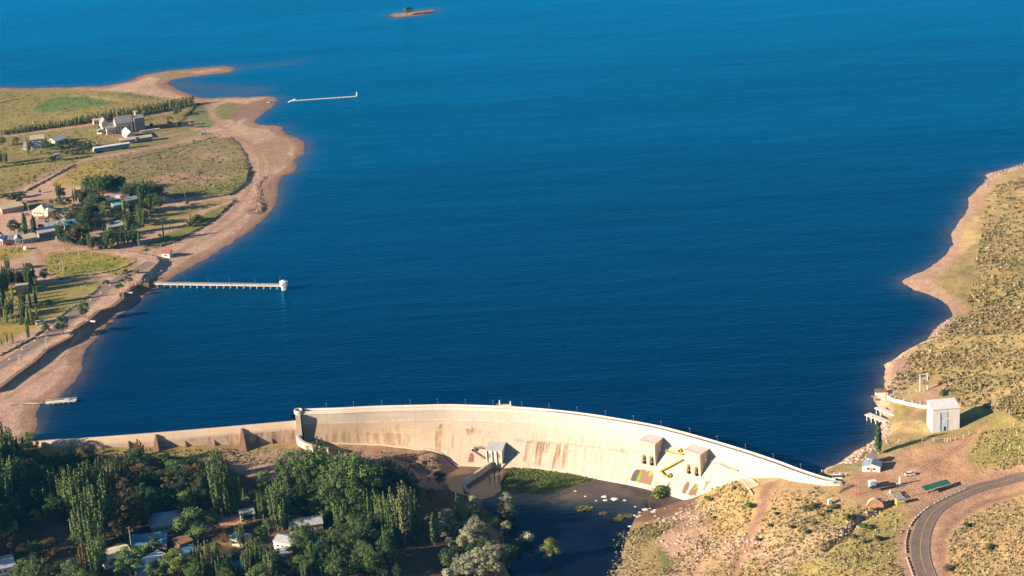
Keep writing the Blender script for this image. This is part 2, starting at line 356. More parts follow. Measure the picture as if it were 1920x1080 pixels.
# berms and debris ridges on the beach
for pts, h, wd in (([(493, 330), (480, 345), (484, 362), (492, 376), (486, 392), (470, 400)], .5, 1.8), ([(548, 282), (553, 290), (545, 300)], .4, 1.6), ([(478, 372), (490, 385), (478, 398)], .5, 1.8)):
    d = segdist(wx, wy, W0(pts, 2)); Z = Z+h*np.exp(-(d/wd)**2)*(1+.6*vnoise(GX, GY, 5, 5))
gul = segdist(wx, wy, W0([(1672, 945), (1655, 950), (1640, 962), (1622, 966), (1600, 982), (1580, 998), (1552, 1010)], 5))
Z = Z-2.6*np.exp(-(gul/2.2)**2)
mound = segdist(wx, wy, W0([(800, 858), (825, 868)], -14)); Z = Z+np.where(down, 2.2*np.exp(-(mound/5)**2)*(1+.5*vnoise(GX, GY, 6, 77)), 0)
Z = Z-np.where(down, 1.8*np.exp(-(segdist(wx, wy, W0([(775, 872), (795, 878)], -14))/4)**2), 0)
pxd = down & (PXg > 1190) & (PXg < 1720)
Z = Z+np.where(pxd, vnoise(GX, GY, 16, 21, 4)*.9*np.clip((Zb+18)/6, 0, 1)*np.clip((6.5-Zb)/4, 0, 1), 0)
Z = Z+np.where(down & (PXg > 560) & (PXg < 850), vnoise(GX, GY, 7, 22, 3)*.5, 0)
def zat(x, y):
    x = np.asarray(x, float); y = np.asarray(y, float)
    i = np.clip(np.searchsorted(gx, x)-1, 0, len(gx)-2); j = np.clip(np.searchsorted(gy, y)-1, 0, len(gy)-2)
    tx = (x-gx[i])/(gx[i+1]-gx[i]); ty = (y-gy[j])/(gy[j+1]-gy[j])
    return Z[j, i]*(1-tx)*(1-ty)+Z[j, i+1]*tx*(1-ty)+Z[j+1, i]*(1-tx)*ty+Z[j+1, i+1]*tx*ty
def G(px, py):                       # ground point seen from the survey camera at a pixel
    z = 0.0
    for _ in range(25):
        p = at(px, py, z); z = .5*z+.5*float(zat(p[0], p[1]))
    p = at(px, py, z); p[2] = float(zat(p[0], p[1])); return p
def path3(pts, n=6, z=0.0):
    P = smooth([G(*p)[:2] for p in pts], n); return P

# ------------------------------------------------------------------ ground colours (surface materials, with some tree shade painted in)
PXt, PYt = proj(np.stack([GX, GY, Z], -1))
jx = PXt+vnoise(GX, GY, 7, 31)*3.0; jy = PYt+vnoise(GX, GY, 7, 32)*1.6
C = np.zeros(GX.shape+(3,)); C[:] = (.31, .245, .125)
def paint(poly, col, jit=1.0, mask=None, a=1.0):
    k = inpoly(PXt+(jx-PXt)*jit, PYt+(jy-PYt)*jit, poly)
    if mask is not None: k &= mask
    C[k] = C[k]*(1-a)+np.array(col)*a
SAND = (.45, .325, .245); SAND2 = (.30, .205, .15); DIRT = (.38, .26, .175); YG = (.25, .225, .085); GR = (.13, .16, .05); SCR = (.33, .265, .125); PALE = (.54, .43, .34); MAUVE = (.29, .19, .15)
lm = (GX < 0) & ~down; rm = (GX > 0) & ~down
C[lm] = SAND
# left shore fields
paint([(-400, 185), (0, 170), (130, 167), (240, 172), (290, 181), (345, 187), (362, 193), (345, 205), (220, 224), (100, 242), (0, 252), (-400, 300)], (.26, .235, .085), 1.5, lm)
paint([(60, 207), (85, 190), (110, 181), (150, 179), (185, 186), (212, 190), (190, 198), (120, 207), (80, 211)], (.12, .20, .06), 2, lm)
paint([(160, 172), (240, 175), (300, 183), (270, 186), (200, 178)], (.16, .19, .06), 2, lm)
paint([(283, 143), (320, 136), (370, 137), (375, 140), (330, 145), (298, 147)], (.24, .23, .10), 2, lm)
paint([(-400, 320), (0, 258), (180, 234), (350, 207), (358, 222), (340, 238), (395, 250), (405, 256), (300, 272), (150, 300), (0, 330), (-400, 400)], (.235, .22, .09), 1.5, lm)
paint([(200, 240), (330, 222), (340, 240), (280, 262), (240, 270), (190, 262)], (.30, .235, .12), 1.5, lm)
paint([(345, 207), (378, 193), (400, 212), (405, 240), (380, 243), (362, 232)], (.18, .20, .09), 2, lm)
paint([(403, 202), (425, 192), (448, 193), (464, 207), (450, 217), (420, 224), (404, 220)], (.19, .22, .08), 2, lm)
paint([(-400, 370), (0, 320), (150, 297), (147, 308), (60, 342), (0, 368), (-400, 470)], YG, 1.5, lm)
paint(PL_SCRUB, (.235, .21, .105), 1, lm)
paint([(120, 325), (170, 303), (220, 295), (200, 330), (150, 348), (90, 350)], (.32, .26, .08), 2, lm)
paint([(260, 338), (330, 322), (400, 322), (430, 332), (400, 342), (300, 348)], (.34, .24, .16), 3, lm)
paint([(330, 285), (400, 270), (430, 300), (380, 305)], (.33, .25, .15), 3, lm)
paint([(395, 345), (463, 318), (468, 328), (452, 350), (425, 362), (320, 368), (330, 355)], (.20, .21, .07), 1.5, lm)
paint([(270, 398), (330, 388), (425, 372), (438, 374), (395, 388), (330, 420), (262, 440)], (.31, .26, .10), 1.5, lm)
paint([(264, 470), (290, 463), (330, 450), (365, 432), (400, 411), (440, 372), (425, 384), (390, 397), (330, 432), (280, 452)], (.19, .21, .06), 1, lm)
paint([(72, 492), (92, 474), (160, 470), (225, 480), (252, 485), (245, 492), (200, 508), (160, 516), (105, 521), (85, 512)], (.30, .265, .075), 1, lm)
paint([(130, 500), (180, 490), (240, 490), (205, 507), (150, 517), (110, 521)], (.20, .22, .06), 2, lm)
paint([(-300, 470), (0, 466), (45, 463), (62, 470), (40, 484), (0, 491), (-300, 500)], (.33, .27, .075), 1, lm)
paint([(90, 530), (185, 522), (196, 527), (175, 545), (140, 572), (110, 590), (60, 612), (0, 650), (-300, 740), (-300, 560), (0, 540)], (.25, .235, .085), 1, lm)
paint([(-100, 622), (75, 605), (76, 616), (0, 630), (-100, 650)], (.36, .28, .08), 1, lm)
paint([(200, 508), (240, 494), (272, 498), (262, 508), (225, 520), (205, 520)], (.30, .24, .10), 1, lm)
paint([(0, 395), (40, 385), (60, 375), (110, 372), (130, 382), (90, 392), (40, 400)], (.25, .22, .11), 2, lm)
# beach bands
k = (~down) & (~inlake) & (dshore < 9+4*vnoise(GX, GY, 25, 41)) & lm; C[k] = SAND2
k = (~down) & (~inlake) & (dshore < 2.6+1.5*vnoise(GX, GY, 12, 42)); C[k] = (.21, .14, .11)
paint([(495, 262), (530, 255), (545, 270), (540, 300), (520, 318), (495, 300), (480, 280)], (.36, .25, .17), 2, lm & (dshore > 6))
paint([(450, 195), (500, 186), (510, 195), (490, 212), (455, 222), (440, 232), (430, 222)], (.25, .17, .13), 2, lm)
paint([(478, 350), (492, 372), (494, 385), (480, 400), (468, 402), (462, 396), (476, 385), (470, 360)], (.17, .12, .10), 1.5, lm)
# right shore
C[rm] = (.40, .315, .165)
n2 = vnoise(GX, GY, 40, 51, 4)
C[rm & (n2 > .12)] = (.32, .265, .13); C[rm & (n2 > .35)] = (.25, .225, .10)
paint([(1740, 700), (1790, 640), (1840, 580), (1850, 500), (1920, 460), (1920, 660), (1850, 700), (1780, 740)], (.33, .27, .125), 3, rm, .7)
paint([(1810, 850), (1830, 810), (1880, 770), (1990, 760), (1990, 880), (1880, 885), (1840, 880)], (.30, .27, .105), 1.5, rm | (down & right))
paint([(1830, 840), (1880, 810), (1920, 830), (1920, 850), (1860, 860)], (.23, .235, .08), 3, rm | (down & right))
dw = 7+5*vnoise(GX, GY, 30, 61)
k = rm & (dshore < dw) & (PYt < 560); C[k] = (.46, .33, .24)
cove = [(1692, 523), (1730, 506), (1776, 476), (1795, 430), (1825, 385), (1850, 340), (1860, 345), (1838, 390), (1815, 430), (1800, 480), (1770, 510), (1745, 525), (1770, 545), (1808, 570), (1812, 582), (1800, 592), (1778, 598), (1700, 550)]
paint(cove, (.44, .31, .225), 1.5, rm)
paint([(1800, 440), (1828, 400), (1838, 420), (1828, 455), (1800, 480)], (.48, .38, .20), 2, rm)
k = rm & (dshore < 4.5+2*vnoise(GX, GY, 9, 62)) & (PYt > 600); C[k] = (.50, .37, .28)
paint([(1655, 735), (1660, 690), (1690, 668), (1712, 672), (1714, 700), (1700, 720), (1690, 738)], (.38, .26, .19), 2, rm)
# plaza, drive, tracks
PLAZA = [(1578, 900), (1600, 893), (1622, 885), (1655, 862), (1700, 848), (1740, 833), (1780, 826), (1812, 818), (1840, 800), (1858, 792), (1838, 812), (1822, 835), (1812, 855), (1815, 872), (1838, 884), (1870, 888), (1890, 884), (2000, 870),
         (2000, 890), (1920, 892), (1870, 902), (1830, 912), (1795, 925), (1750, 935), (1700, 946), (1650, 950), (1600, 935), (1582, 925)]
paint(PLAZA, (.42, .28, .18), 1, right)
paint([(1775, 835), (1800, 828), (1812, 822), (1822, 835), (1812, 852), (1800, 850)], (.33, .22, .15), 1.5, right)
paint([(1720, 742), (1745, 720), (1800, 706), (1805, 712), (1760, 735), (1748, 770), (1722, 762), (1700, 745)], (.36, .25, .17), 1.5, rm)
paint([(1652, 805), (1660, 815), (1740, 812), (1740, 790), (1700, 785), (1665, 798)], (.44, .35, .18), 2, rm)
# right bank below the dam
bank = down & (GX > 60)
C[bank] = (.41, .31, .175)
paint([(1190, 1000), (1300, 985), (1330, 950), (1345, 1000), (1320, 1090), (1190, 1090)], (.44, .32, .235), 3, bank)
paint([(1130, 1000), (1290, 960), (1320, 930), (1330, 960), (1300, 1000), (1230, 1040), (1200, 1030)], (.46, .34, .26), 3, bank)
paint([(1350, 1020), (1420, 1000), (1460, 1010), (1440, 1050), (1350, 1060)], (.47, .35, .25), 4, bank)
paint([(1310, 930), (1340, 895), (1400, 900), (1425, 940), (1415, 1000), (1340, 990), (1305, 950)], (.43, .34, .16), 3, bank)
paint([(1560, 955), (1680, 955), (1720, 970), (1700, 1090), (1600, 1090), (1480, 1090), (1500, 1000)], (.36, .31, .125), 4, bank)
paint([(1560, 1000), (1640, 985), (1690, 1000), (1660, 1060), (1560, 1060)], (.29, .27, .11), 5, bank)
paint([(1430, 925), (1540, 918), (1600, 945), (1560, 970), (1450, 960)], (.42, .31, .17), 4, bank)
paint([(1170, 1000), (1230, 978), (1290, 972), (1270, 985), (1200, 1010), (1190, 1050), (1170, 1030)], (.17, .20, .06), 3, bank)
paint(PLAZA, (.42, .28, .18), 1, right)
paint([(1190, 880), (1240, 880), (1340, 890), (1335, 908), (1310, 938), (1310, 960), (1240, 975), (1180, 980), (1150, 965), (1060, 950), (1060, 925), (1110, 900), (1180, 898)], (.19, .13, .095), 2, down)
# marsh grass at the toe of the arch
paint([(925, 885), (945, 866), (1020, 872), (1080, 880), (1140, 893), (1150, 900), (1110, 903), (1070, 912), (1050, 935), (1010, 948), (950, 945), (925, 915)], (.075, .115, .03), 2, down)
paint([(938, 880), (960, 868), (1040, 874), (1110, 888), (1165, 899), (1120, 897), (1030, 884), (955, 880)], (.20, .23, .06), 2, down)
paint([(1060, 935), (1100, 925), (1120, 933), (1110, 945), (1070, 948)], (.25, .22, .08), 3, down)
# ground under the trees, mound, wing toe
paint([(-400, 850), (60, 845), (560, 850), (640, 880), (820, 900), (870, 930), (900, 1000), (880, 1300), (700, 1420), (200, 1500), (-400, 1500)], (.085, .066, .047), 3, down)  # dark dirt, painted darker still to deepen the tree shade
paint([(60, 838), (560, 838), (575, 850), (520, 870), (420, 862), (230, 862), (90, 860)], (.26, .23, .09), 2, down)
paint([(420, 850), (470, 846), (570, 842), (620, 860), (560, 900), (480, 900), (430, 880)], (.34, .25, .18), 3, down)
paint([(585, 838), (650, 838), (770, 846), (840, 860), (860, 868), (835, 900), (830, 920), (790, 915), (740, 880), (640, 860)], (.33, .23, .18), 2, down)
paint([(740, 850), (800, 852), (850, 872), (790, 885), (745, 868)], (.24, .16, .13), 3, down)
paint([(1165, 985), (1215, 975), (1240, 1000), (1215, 1040), (1205, 1090), (1150, 1090)], (.16, .13, .065), 5, bank)
paint([(1180, 1040), (1230, 1020), (1260, 1050), (1230, 1090), (1180, 1090)], (.15, .17, .06), 6, bank)
paint([(1230, 978), (1310, 955), (1345, 975), (1290, 1000), (1240, 1000)], (.30, .22, .15), 5, bank)
paint([(1440, 1040), (1520, 1000), (1600, 990), (1540, 1040), (1450, 1085)], (.47, .36, .25), 5, bank)
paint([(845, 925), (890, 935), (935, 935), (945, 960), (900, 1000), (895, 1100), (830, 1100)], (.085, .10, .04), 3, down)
for q in ([(400, 972), (455, 964), (480, 968), (478, 978), (420, 990), (398, 984)], [(365, 985), (400, 975), (400, 992), (360, 1002)], [(150, 1060), (220, 1052), (240, 1062), (150, 1078)], [(440, 1003), (500, 1020), (480, 1030), (400, 1016)],
          [(100, 1050), (135, 1044), (150, 1052), (100, 1062)], [(510, 1000), (560, 1003), (560, 1012), (505, 1012)]): paint(q, (.42, .28, .18), 2, down)
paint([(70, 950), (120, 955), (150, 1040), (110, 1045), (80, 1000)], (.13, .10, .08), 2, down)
# tracks and verges
def track(pts, w, col, soft=.35, n=6):
    P = path3(pts, n); d = segdist(GX, GY, P)+vnoise(GX, GY, 4, 71)*w*soft; k = d < w/2; C[k] = col; return P
track([(0, 371), (40, 352), (75, 335), (115, 315), (145, 305), (230, 291), (300, 274), (365, 258), (405, 250), (425, 248), (412, 232), (398, 215), (396, 203), (385, 193), (370, 186)], 6, (.36, .25, .18))
track([(290, 262), (340, 250), (410, 238)], 3.5, (.36, .25, .17))
track([(425, 248), (460, 262), (490, 290), (500, 330), (460, 380)], 7, (.44, .30, .215))
track([(135, 180), (170, 181), (230, 190), (270, 194)], 3, (.40, .30, .18))
track([(0, 462), (60, 458), (140, 460), (200, 466), (255, 468)], 9, (.40, .27, .185))
track([(60, 462), (75, 475), (82, 500), (100, 522)], 3, (.36, .25, .16))
track([(1440, 908), (1434, 935), (1428, 960), (1410, 990), (1398, 1020), (1380, 1050), (1368, 1085)], 5.0, MAUVE, .15)
track([(1445, 1075), (1460, 1040), (1510, 1005), (1560, 985)], 3.5, (.44, .34, .24))
track([(1700, 785), (1735, 760), (1750, 735), (1785, 712), (1800, 705)], 4, (.36, .25, .17))
track([(1905, 1085), (1920, 1045), (1945, 1000)], 5, (.42, .30, .22)); 
ROAD = path3([(2700, 830), (2350, 858), (2100, 880), (2000, 885), (1920, 895), (1875, 905.5), (1838, 914), (1801, 928), (1764, 948), (1740, 974), (1727, 1010), (1727, 1045), (1738, 1080), (1756, 1125), (1790, 1200), (1840, 1290), (1910, 1400), (2000, 1540)], 8)
dr = segdist(GX, GY, ROAD)+vnoise(GX, GY, 6, 81)*1.5; C[dr < 9.5] = (.36, .245, .175)
inner = path3([(1920, 922), (1860, 938), (1810, 962), (1780, 985), (1765, 1015), (1765, 1050), (1775, 1085)], 6)
C[segdist(GX, GY, inner) < 2.2] = (.27, .18, .135)
kb = (~down) & (~inlake); C[kb] *= (1+.10*np.clip(1.5-dshore/22, 0, 1)*np.sin(dshore*1.7+3*vnoise(GX, GY, 30, 77)))[kb][:, None]
bed = inlake; C[bed] = (.25, .19, .14)
for _ in range(1):
    C[1:-1, 1:-1] = (C[1:-1, 1:-1]*2+C[:-2, 1:-1]+C[2:, 1:-1]+C[1:-1, :-2]+C[1:-1, 2:])/6
C *= (1+.17*vnoise(GX, GY, 22, 91, 4)+.12*vnoise(GX, GY, 4, 92, 2))[..., None]*np.array((1.15, 1.06, .99))
nx, ny = len(gx), len(gy)
V = np.stack([GX, GY, Z], -1).reshape(-1, 3)
idx = np.arange(nx*ny).reshape(ny, nx)
Fq = np.stack([idx[:-1, :-1], idx[:-1, 1:], idx[1:, 1:], idx[1:, :-1]], -1).reshape(-1, 4)
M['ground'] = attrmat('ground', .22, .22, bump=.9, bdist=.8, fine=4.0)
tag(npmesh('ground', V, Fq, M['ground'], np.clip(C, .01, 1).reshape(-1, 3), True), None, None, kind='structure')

# ------------------------------------------------------------------ water
def watermat(name, deep, rough, wscale, bstr, shallow=None, tint=(1, 1, 1), refl=1.0):
    mt = bpy.data.materials.new(name); mt.use_nodes = True; nt = mt.node_tree; nt.nodes.remove(nt.nodes['Principled BSDF'])
    df = nt.nodes.new('ShaderNodeBsdfDiffuse'); gl = nt.nodes.new('ShaderNodeBsdfGlossy'); fr = nt.nodes.new('ShaderNodeFresnel'); mx = nt.nodes.new('ShaderNodeMixShader')
    gl.inputs['Roughness'].default_value = rough; gl.inputs['Color'].default_value = (*tint, 1); fr.inputs['IOR'].default_value = 1.33
    tc = nt.nodes.new('ShaderNodeTexCoord'); hs = []
    for sc_, st, dd in ((wscale, (1, .35, 1), .5), (wscale*3.2, (1, .5, 1), .18), (wscale*.12, (1, .3, 1), 1.2)):
        mp = nt.nodes.new('ShaderNodeMapping'); mp.inputs['Scale'].default_value = (st[1], st[0], 1); mp.inputs['Rotation'].default_value = (0, 0, math.radians(12))
        n = nt.nodes.new('ShaderNodeTexNoise'); n.inputs['Scale'].default_value = sc_; n.inputs['Detail'].default_value = 3
        nt.links.new(tc.outputs['Object'], mp.inputs[0]); nt.links.new(mp.outputs[0], n.inputs['Vector'])
        bp = nt.nodes.new('ShaderNodeBump'); bp.inputs['Strength'].default_value = bstr; bp.inputs['Distance'].default_value = dd
        nt.links.new(n.outputs['Fac'], bp.inputs['Height'])
        if hs: nt.links.new(hs[-1].outputs[0], bp.inputs['Normal'])
        hs.append(bp)
    for q in (df, gl, fr): nt.links.new(hs[-1].outputs[0], q.inputs['Normal'])
    mm = nt.nodes.new('ShaderNodeMath'); mm.operation = 'MULTIPLY'; mm.use_clamp = True; mm.inputs[1].default_value = refl
    nt.links.new(fr.outputs[0], mm.inputs[0]); nt.links.new(mm.outputs[0], mx.inputs[0]); nt.links.new(df.outputs[0], mx.inputs[1]); nt.links.new(gl.outputs[0], mx.inputs[2])
    nt.links.new(mx.outputs[0], nt.nodes['Material Output'].inputs['Surface'])
    if shallow is None: df.inputs['Color'].default_value = (*deep, 1)
    else:
        a = nt.nodes.new('ShaderNodeAttribute'); a.attribute_name = 'Col'; last = a.outputs['Color']
        for sc_, sy, rt, lo, hi in ((.005, 2.5, -16, .84, 1.2), (.03, 5.0, -18, .9, 1.12), (.42, 2.6, 10, .75, 1.27)):       # wind lanes and ripple shading painted into the water colour
            n3 = nt.nodes.new('ShaderNodeTexNoise'); n3.inputs['Scale'].default_value = sc_; n3.inputs['Detail'].default_value = 5
            mp = nt.nodes.new('ShaderNodeMapping'); mp.inputs['Scale'].default_value = (.5, sy, 1); mp.inputs['Rotation'].default_value = (0, 0, math.radians(rt))
            nt.links.new(tc.outputs['Object'], mp.inputs[0]); nt.links.new(mp.outputs[0], n3.inputs['Vector'])
            q = nt.nodes.new('ShaderNodeMapRange'); q.inputs[1].default_value = .3; q.inputs[2].default_value = .7; q.inputs[3].default_value = lo; q.inputs[4].default_value = hi
            nt.links.new(n3.outputs['Fac'], q.inputs[0])
            vm = nt.nodes.new('ShaderNodeVectorMath'); vm.operation = 'SCALE'; nt.links.new(last, vm.inputs[0]); nt.links.new(q.outputs[0], vm.inputs['Scale']); last = vm.outputs[0]
        nt.links.new(last, df.inputs['Color'])
    return mt
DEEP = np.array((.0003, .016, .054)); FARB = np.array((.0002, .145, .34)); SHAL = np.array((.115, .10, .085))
M['lake'] = watermat('lake_water', DEEP, .12, .45, .8, shallow=True, tint=(.05, .62, 1))
wgx = np.array([-9000, -3000, -1200, -700]+list(np.arange(-520, 500, 6.0))+[600, 900, 1500, 3000, 9000])
wgy = np.array([880, 900]+list(np.arange(906, 2300, 6.0))+[2500, 3000, 4000, 5200, 5600])
WX, WY = np.meshgrid(wgx, wgy)
dsh = np.minimum(np.minimum(segdist(WX, WY, LS), segdist(WX, WY, RS)), segdist(WX, WY, np.vstack([IS, IS[:1]])))
sh = np.exp(-dsh/4.0)*np.where(inpoly(WX, WY, LAKE), 1, 1)*(.75+.35*vnoise(WX, WY, 30, 7))
spit = segdist(WX, WY, W0([(330, 158), (370, 166), (430, 170), (470, 172)], 0)); sh = np.maximum(sh, .55*np.exp(-(spit/16)**2))
tip = segdist(WX, WY, W0([(440, 126), (500, 122), (560, 116)], 0)); sh = np.maximum(sh, .25*np.exp(-(tip/9)**2))
sh = np.clip(sh, 0, 1)[..., None]
fb = np.clip((WY-1050)/1050, 0, 1)[..., None]**1.25; WC = (DEEP*(1-fb)+FARB*fb)*(1-sh)+SHAL*sh   # far water painted brighter in place of haze and sky glare
# the lake sheet is cut along the dam so that it never reaches the dry side
keepv = ~inpoly(WX, WY, DOWN)
wid = np.arange(WX.size).reshape(WX.shape)
WF = np.stack([wid[:-1, :-1], wid[:-1, 1:], wid[1:, 1:], wid[1:, :-1]], -1).reshape(-1, 4)
kv = keepv.ravel(); WF = WF[kv[WF].all(1)]
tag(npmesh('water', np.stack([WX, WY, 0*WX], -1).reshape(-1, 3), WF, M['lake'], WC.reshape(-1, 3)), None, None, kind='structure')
# strip of water between the sheet's stepped edge and the dam / spillway wall
def strip(name, P, offs, z, material, parent=None, zoff=0.0, ground=False, kind=None):
    P = np.asarray(P, float); T = np.gradient(P, axis=0); T /= np.linalg.norm(T, axis=1)[:, None]; N = np.stack([-T[:, 1], T[:, 0]], 1)
    Vs = []; Fs = []; k = len(offs)
    for i in range(len(P)):
        for o in offs:
            q = P[i]+N[i]*o; zz = float(zat(q[0], q[1]))+zoff if ground else z
            Vs.append((q[0], q[1], zz))
    if ground:                        # a road deck is level across and never dips under the ground
        for i in range(len(P)):
            row = Vs[i*k:(i+1)*k]; zc = sum(r[2] for r in row)/k
            zm = max(max(r[2]-zc for r in row)*.6, 0)
            for j in range(k): Vs[i*k+j] = (row[j][0], row[j][1], max(row[j][2], zc*.5+row[j][2]*.5)+zm*.3)
    for i in range(len(P)-1):
        for j in range(k-1):
            a = i*k+j; Fs.append((a, a+1, a+1+k, a+k) if offs[0] > offs[-1] else (a, a+k, a+1+k, a+1))
    o = npmesh(name, Vs, Fs, material, np.tile(DEEP, (len(Vs), 1)) if material is M['lake'] else None, True, parent)
    if kind: tag(o, None, None, kind=kind)
    return o
strip('water_margin', smooth(WING, 3), [12, 4, -1.0], 0.004, M['lake'], kind='structure')
strip('water_margin', ARCH[:-14], [12, 4, -1.2], 0.008, M['lake'], kind='structure')
M['mud'] = watermat('muddy_water', (.16, .10, .06), .12, .5, .15)
M['pool'] = watermat('pool_water', (.006, .009, .016), .05, .6, .12)
M['mud2'] = watermat('brown_shallows', (.10, .068, .045), .1, .5, .15)
def pond(name, px, z, material):
    P = W0(px, z); mb = MB(); mb.add([(p[0], p[1], z) for p in P], [tuple(range(len(P)))]); o = mb.build(name, material); tag(o, None, None, kind='structure')
    if o.data.polygons[0].normal.z < 0: o.data.flip_normals()
    return o
pond('muddy_water', [(838, 872), (862, 864), (880, 862), (960, 862), (960, 880), (948, 890), (938, 905), (940, 920), (925, 930), (900, 938), (860, 925), (830, 915), (828, 895)], -18.55, M['mud'])
PP = W0([(890, 925), (940, 930), (1010, 935), (1050, 925), (1110, 898), (1190, 893), (1320, 918), (1320, 950), (1300, 975), (1235, 978), (1190, 1000), (1165, 1040), (1170, 1180), (880, 1180), (885, 1040)], -18.6)
qx = np.arange(PP[:, 0].min()-4, PP[:, 0].max()+4, 2.0); qy = np.arange(PP[:, 1].min()-4, PP[:, 1].max()+4, 2.0); QX, QY = np.meshgrid(qx, qy)
dt = segdist(QX, QY, W0([(1080, 915), (1180, 905), (1240, 922), (1330, 940)], -18.6))+6*vnoise(QX, QY, 18, 55, 4)
tt_ = np.clip((dt-11)/12, 0, 1)[..., None]; PC = np.array((.105, .072, .048))*(1-tt_)+np.array((.004, .008, .016))*tt_; PC *= (1+.5*vnoise(QX, QY, 7, 66, 4))[..., None]  # brown muddy shallows; the dark end carries the tree shade in its colour
jq = vnoise(QX, QY, 12, 57, 4)*5; ins = inpoly(QX+jq, QY+jq, PP).ravel(); qi = np.arange(QX.size).reshape(QX.shape); QF = np.stack([qi[:-1, :-1], qi[:-1, 1:], qi[1:, 1:], qi[1:, :-1]], -1).reshape(-1, 4); QF = QF[ins[QF].any(1)]
M['pool'] = watermat('pool_water', (0, 0, 0), .06, .6, .12, shallow=True, tint=(.35, .6, 1.0), refl=.8)
tag(npmesh('pool_water', np.stack([QX, QY, 0*QX-18.62], -1).reshape(-1, 3), QF, M['pool'], PC.reshape(-1, 3)), None, None, kind='structure')

# ------------------------------------------------------------------ the arch dam
def resample(P, step):
    P = np.asarray(P, float); d = np.r_[0, np.cumsum(np.linalg.norm(np.diff(P, axis=0), axis=1))]
    s = np.arange(0, d[-1], step); return np.stack([np.interp(s, d, P[:, i]) for i in range(P.shape[1])], 1)
def frames(P):
    T = np.gradient(P, axis=0); T /= np.linalg.norm(T, axis=1)[:, None]; return T, np.stack([-T[:, 1], T[:, 0]], 1)
AS = resample(ARCH, .5)
AT, AN = frames(AS)
ker = np.ones(15)/15
for i in (0, 1): AN[7:-7, i] = np.convolve(AN[:, i], ker, 'valid')
AN /= np.linalg.norm(AN, axis=1)[:, None]; AT = np.stack([AN[:, 1], -AN[:, 0]], 1)
_ax = proj(np.c_[AS, np.full(len(AS), ZC)])[0]
_q = np.clip((_ax-640)/230, 0, 1); AK = .10+.64*_q*_q*(3-2*_q)
def off(z, k=.74): return 3.7+.02*(ZC-z) if z > 1 else 3.81+(1-z)*k
zs_ = [-25+i*.5 for i in range(52)]+[1.0]+[1.0+.5*(i+1) for i in range(11)]
prof = [(None, z) for z in zs_]+[(2.4, ZC), (1.2, ZC), (0, ZC), (0, 3), (0, -1), (0, -14)]
Vd = np.array([[(*(AS[i]-AN[i]*(off(z, AK[i]) if o is None else o)), z) for o, z in prof] for i in range(len(AS))]); K = len(prof)
ii = np.arange(len(AS)*K).reshape(len(AS), K)
Fd = np.stack([ii[:-1, :-1], ii[1:, :-1], ii[1:, 1:], ii[:-1, 1:]], -1).reshape(-1, 4)
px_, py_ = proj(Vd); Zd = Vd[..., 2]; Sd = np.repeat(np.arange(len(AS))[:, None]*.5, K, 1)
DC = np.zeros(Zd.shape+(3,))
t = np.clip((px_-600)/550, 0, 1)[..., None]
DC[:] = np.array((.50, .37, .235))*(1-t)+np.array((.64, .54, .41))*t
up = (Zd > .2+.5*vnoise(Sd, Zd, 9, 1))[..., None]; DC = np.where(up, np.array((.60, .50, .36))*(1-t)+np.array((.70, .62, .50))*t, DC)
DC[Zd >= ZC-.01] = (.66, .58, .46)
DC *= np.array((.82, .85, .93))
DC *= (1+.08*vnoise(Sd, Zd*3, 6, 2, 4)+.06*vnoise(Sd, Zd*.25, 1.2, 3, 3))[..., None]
DC *= np.where((np.abs((Zd % 1.5)-.75) < .26), 1.0, .955)[..., None]          # lift lines of the concrete
DC *= np.where((Sd % 15) < .5, .88, 1.0)[..., None]                            # contraction joints
def dmul(poly, m, j=1.0):
    jx_ = px_+vnoise(Sd, Zd, 2.2, 5)*2.2*j; jy_ = py_+vnoise(Sd, Zd, 2.2, 6)*2.0*j
    k = inpoly(jx_, jy_, poly); DC[k] = DC[k]*np.array(m)
def dset(poly, c, j=.5):
    k = inpoly(px_+vnoise(Sd, Zd, 2, 5)*1.5*j, py_+vnoise(Sd, Zd, 2, 6)*1.5*j, poly); DC[k] = c
Zq = lambda X, Y: (800+X/3.177, 740+Y/3.177)
for X0, X1, Y0, Y1, sl, mm in ((600, 622, 273, 400, -30, .62), (663, 705, 278, 422, -28, .52), (712, 738, 283, 345, -10, .68), (768, 803, 290, 436, -24, .55), (822, 852, 298, 440, -22, .62), (540, 556, 268, 330, -6, .75),
        (232, 292, 205, 242, 0, .55), (300, 326, 208, 222, 0, .75), (73, 92, 180, 206, 0, .6), (1150, 1180, 320, 372, -14, .62), (566, 578, 272, 300, 0, .7), (940, 950, 310, 400, -8, .85), (1040, 1052, 320, 420, -8, .86), (150, 160, 240, 330, -4, .85), (380, 388, 255, 300, 0, .8)):
    kq = inpoly(px_+vnoise(Sd, Zd*.3, 1.5, 5)*1.2, py_+vnoise(Sd, 0*Zd, .8, 6)*5, [Zq(X0, Y0), Zq(X1, Y0), Zq(X1+sl, Y1), Zq(X0+sl, Y1)])
    fq = np.clip(.55+.8*vnoise(Sd, Zd*.08, .7, 44, 3)-.35*np.clip((py_-Zq(0, Y0)[1])/max(1, (Y1-Y0)/3.177), 0, 1), 0, 1)[..., None]
    mq = 1-(1-np.array((mm, mm*.80, mm*.66)))*np.clip(fq*1.9, 0, 1); DC = np.where(kq[..., None], DC*mq, DC)
dmul([Zq(520, 262), Zq(860, 290), Zq(1260, 340), Zq(1260, 352), Zq(860, 302), Zq(520, 276)], (.86, .8, .74), 1.5)
stn = (vnoise(Sd, Zd*.12, .9, 11, 3)+.5*vnoise(Sd, Zd*.1, 3, 12))
k = (Zd < -2.2+1.5*vnoise(Sd, 0*Zd, 3, 13)) & (stn > .30); DC[k] *= np.array((.90, .85, .80))
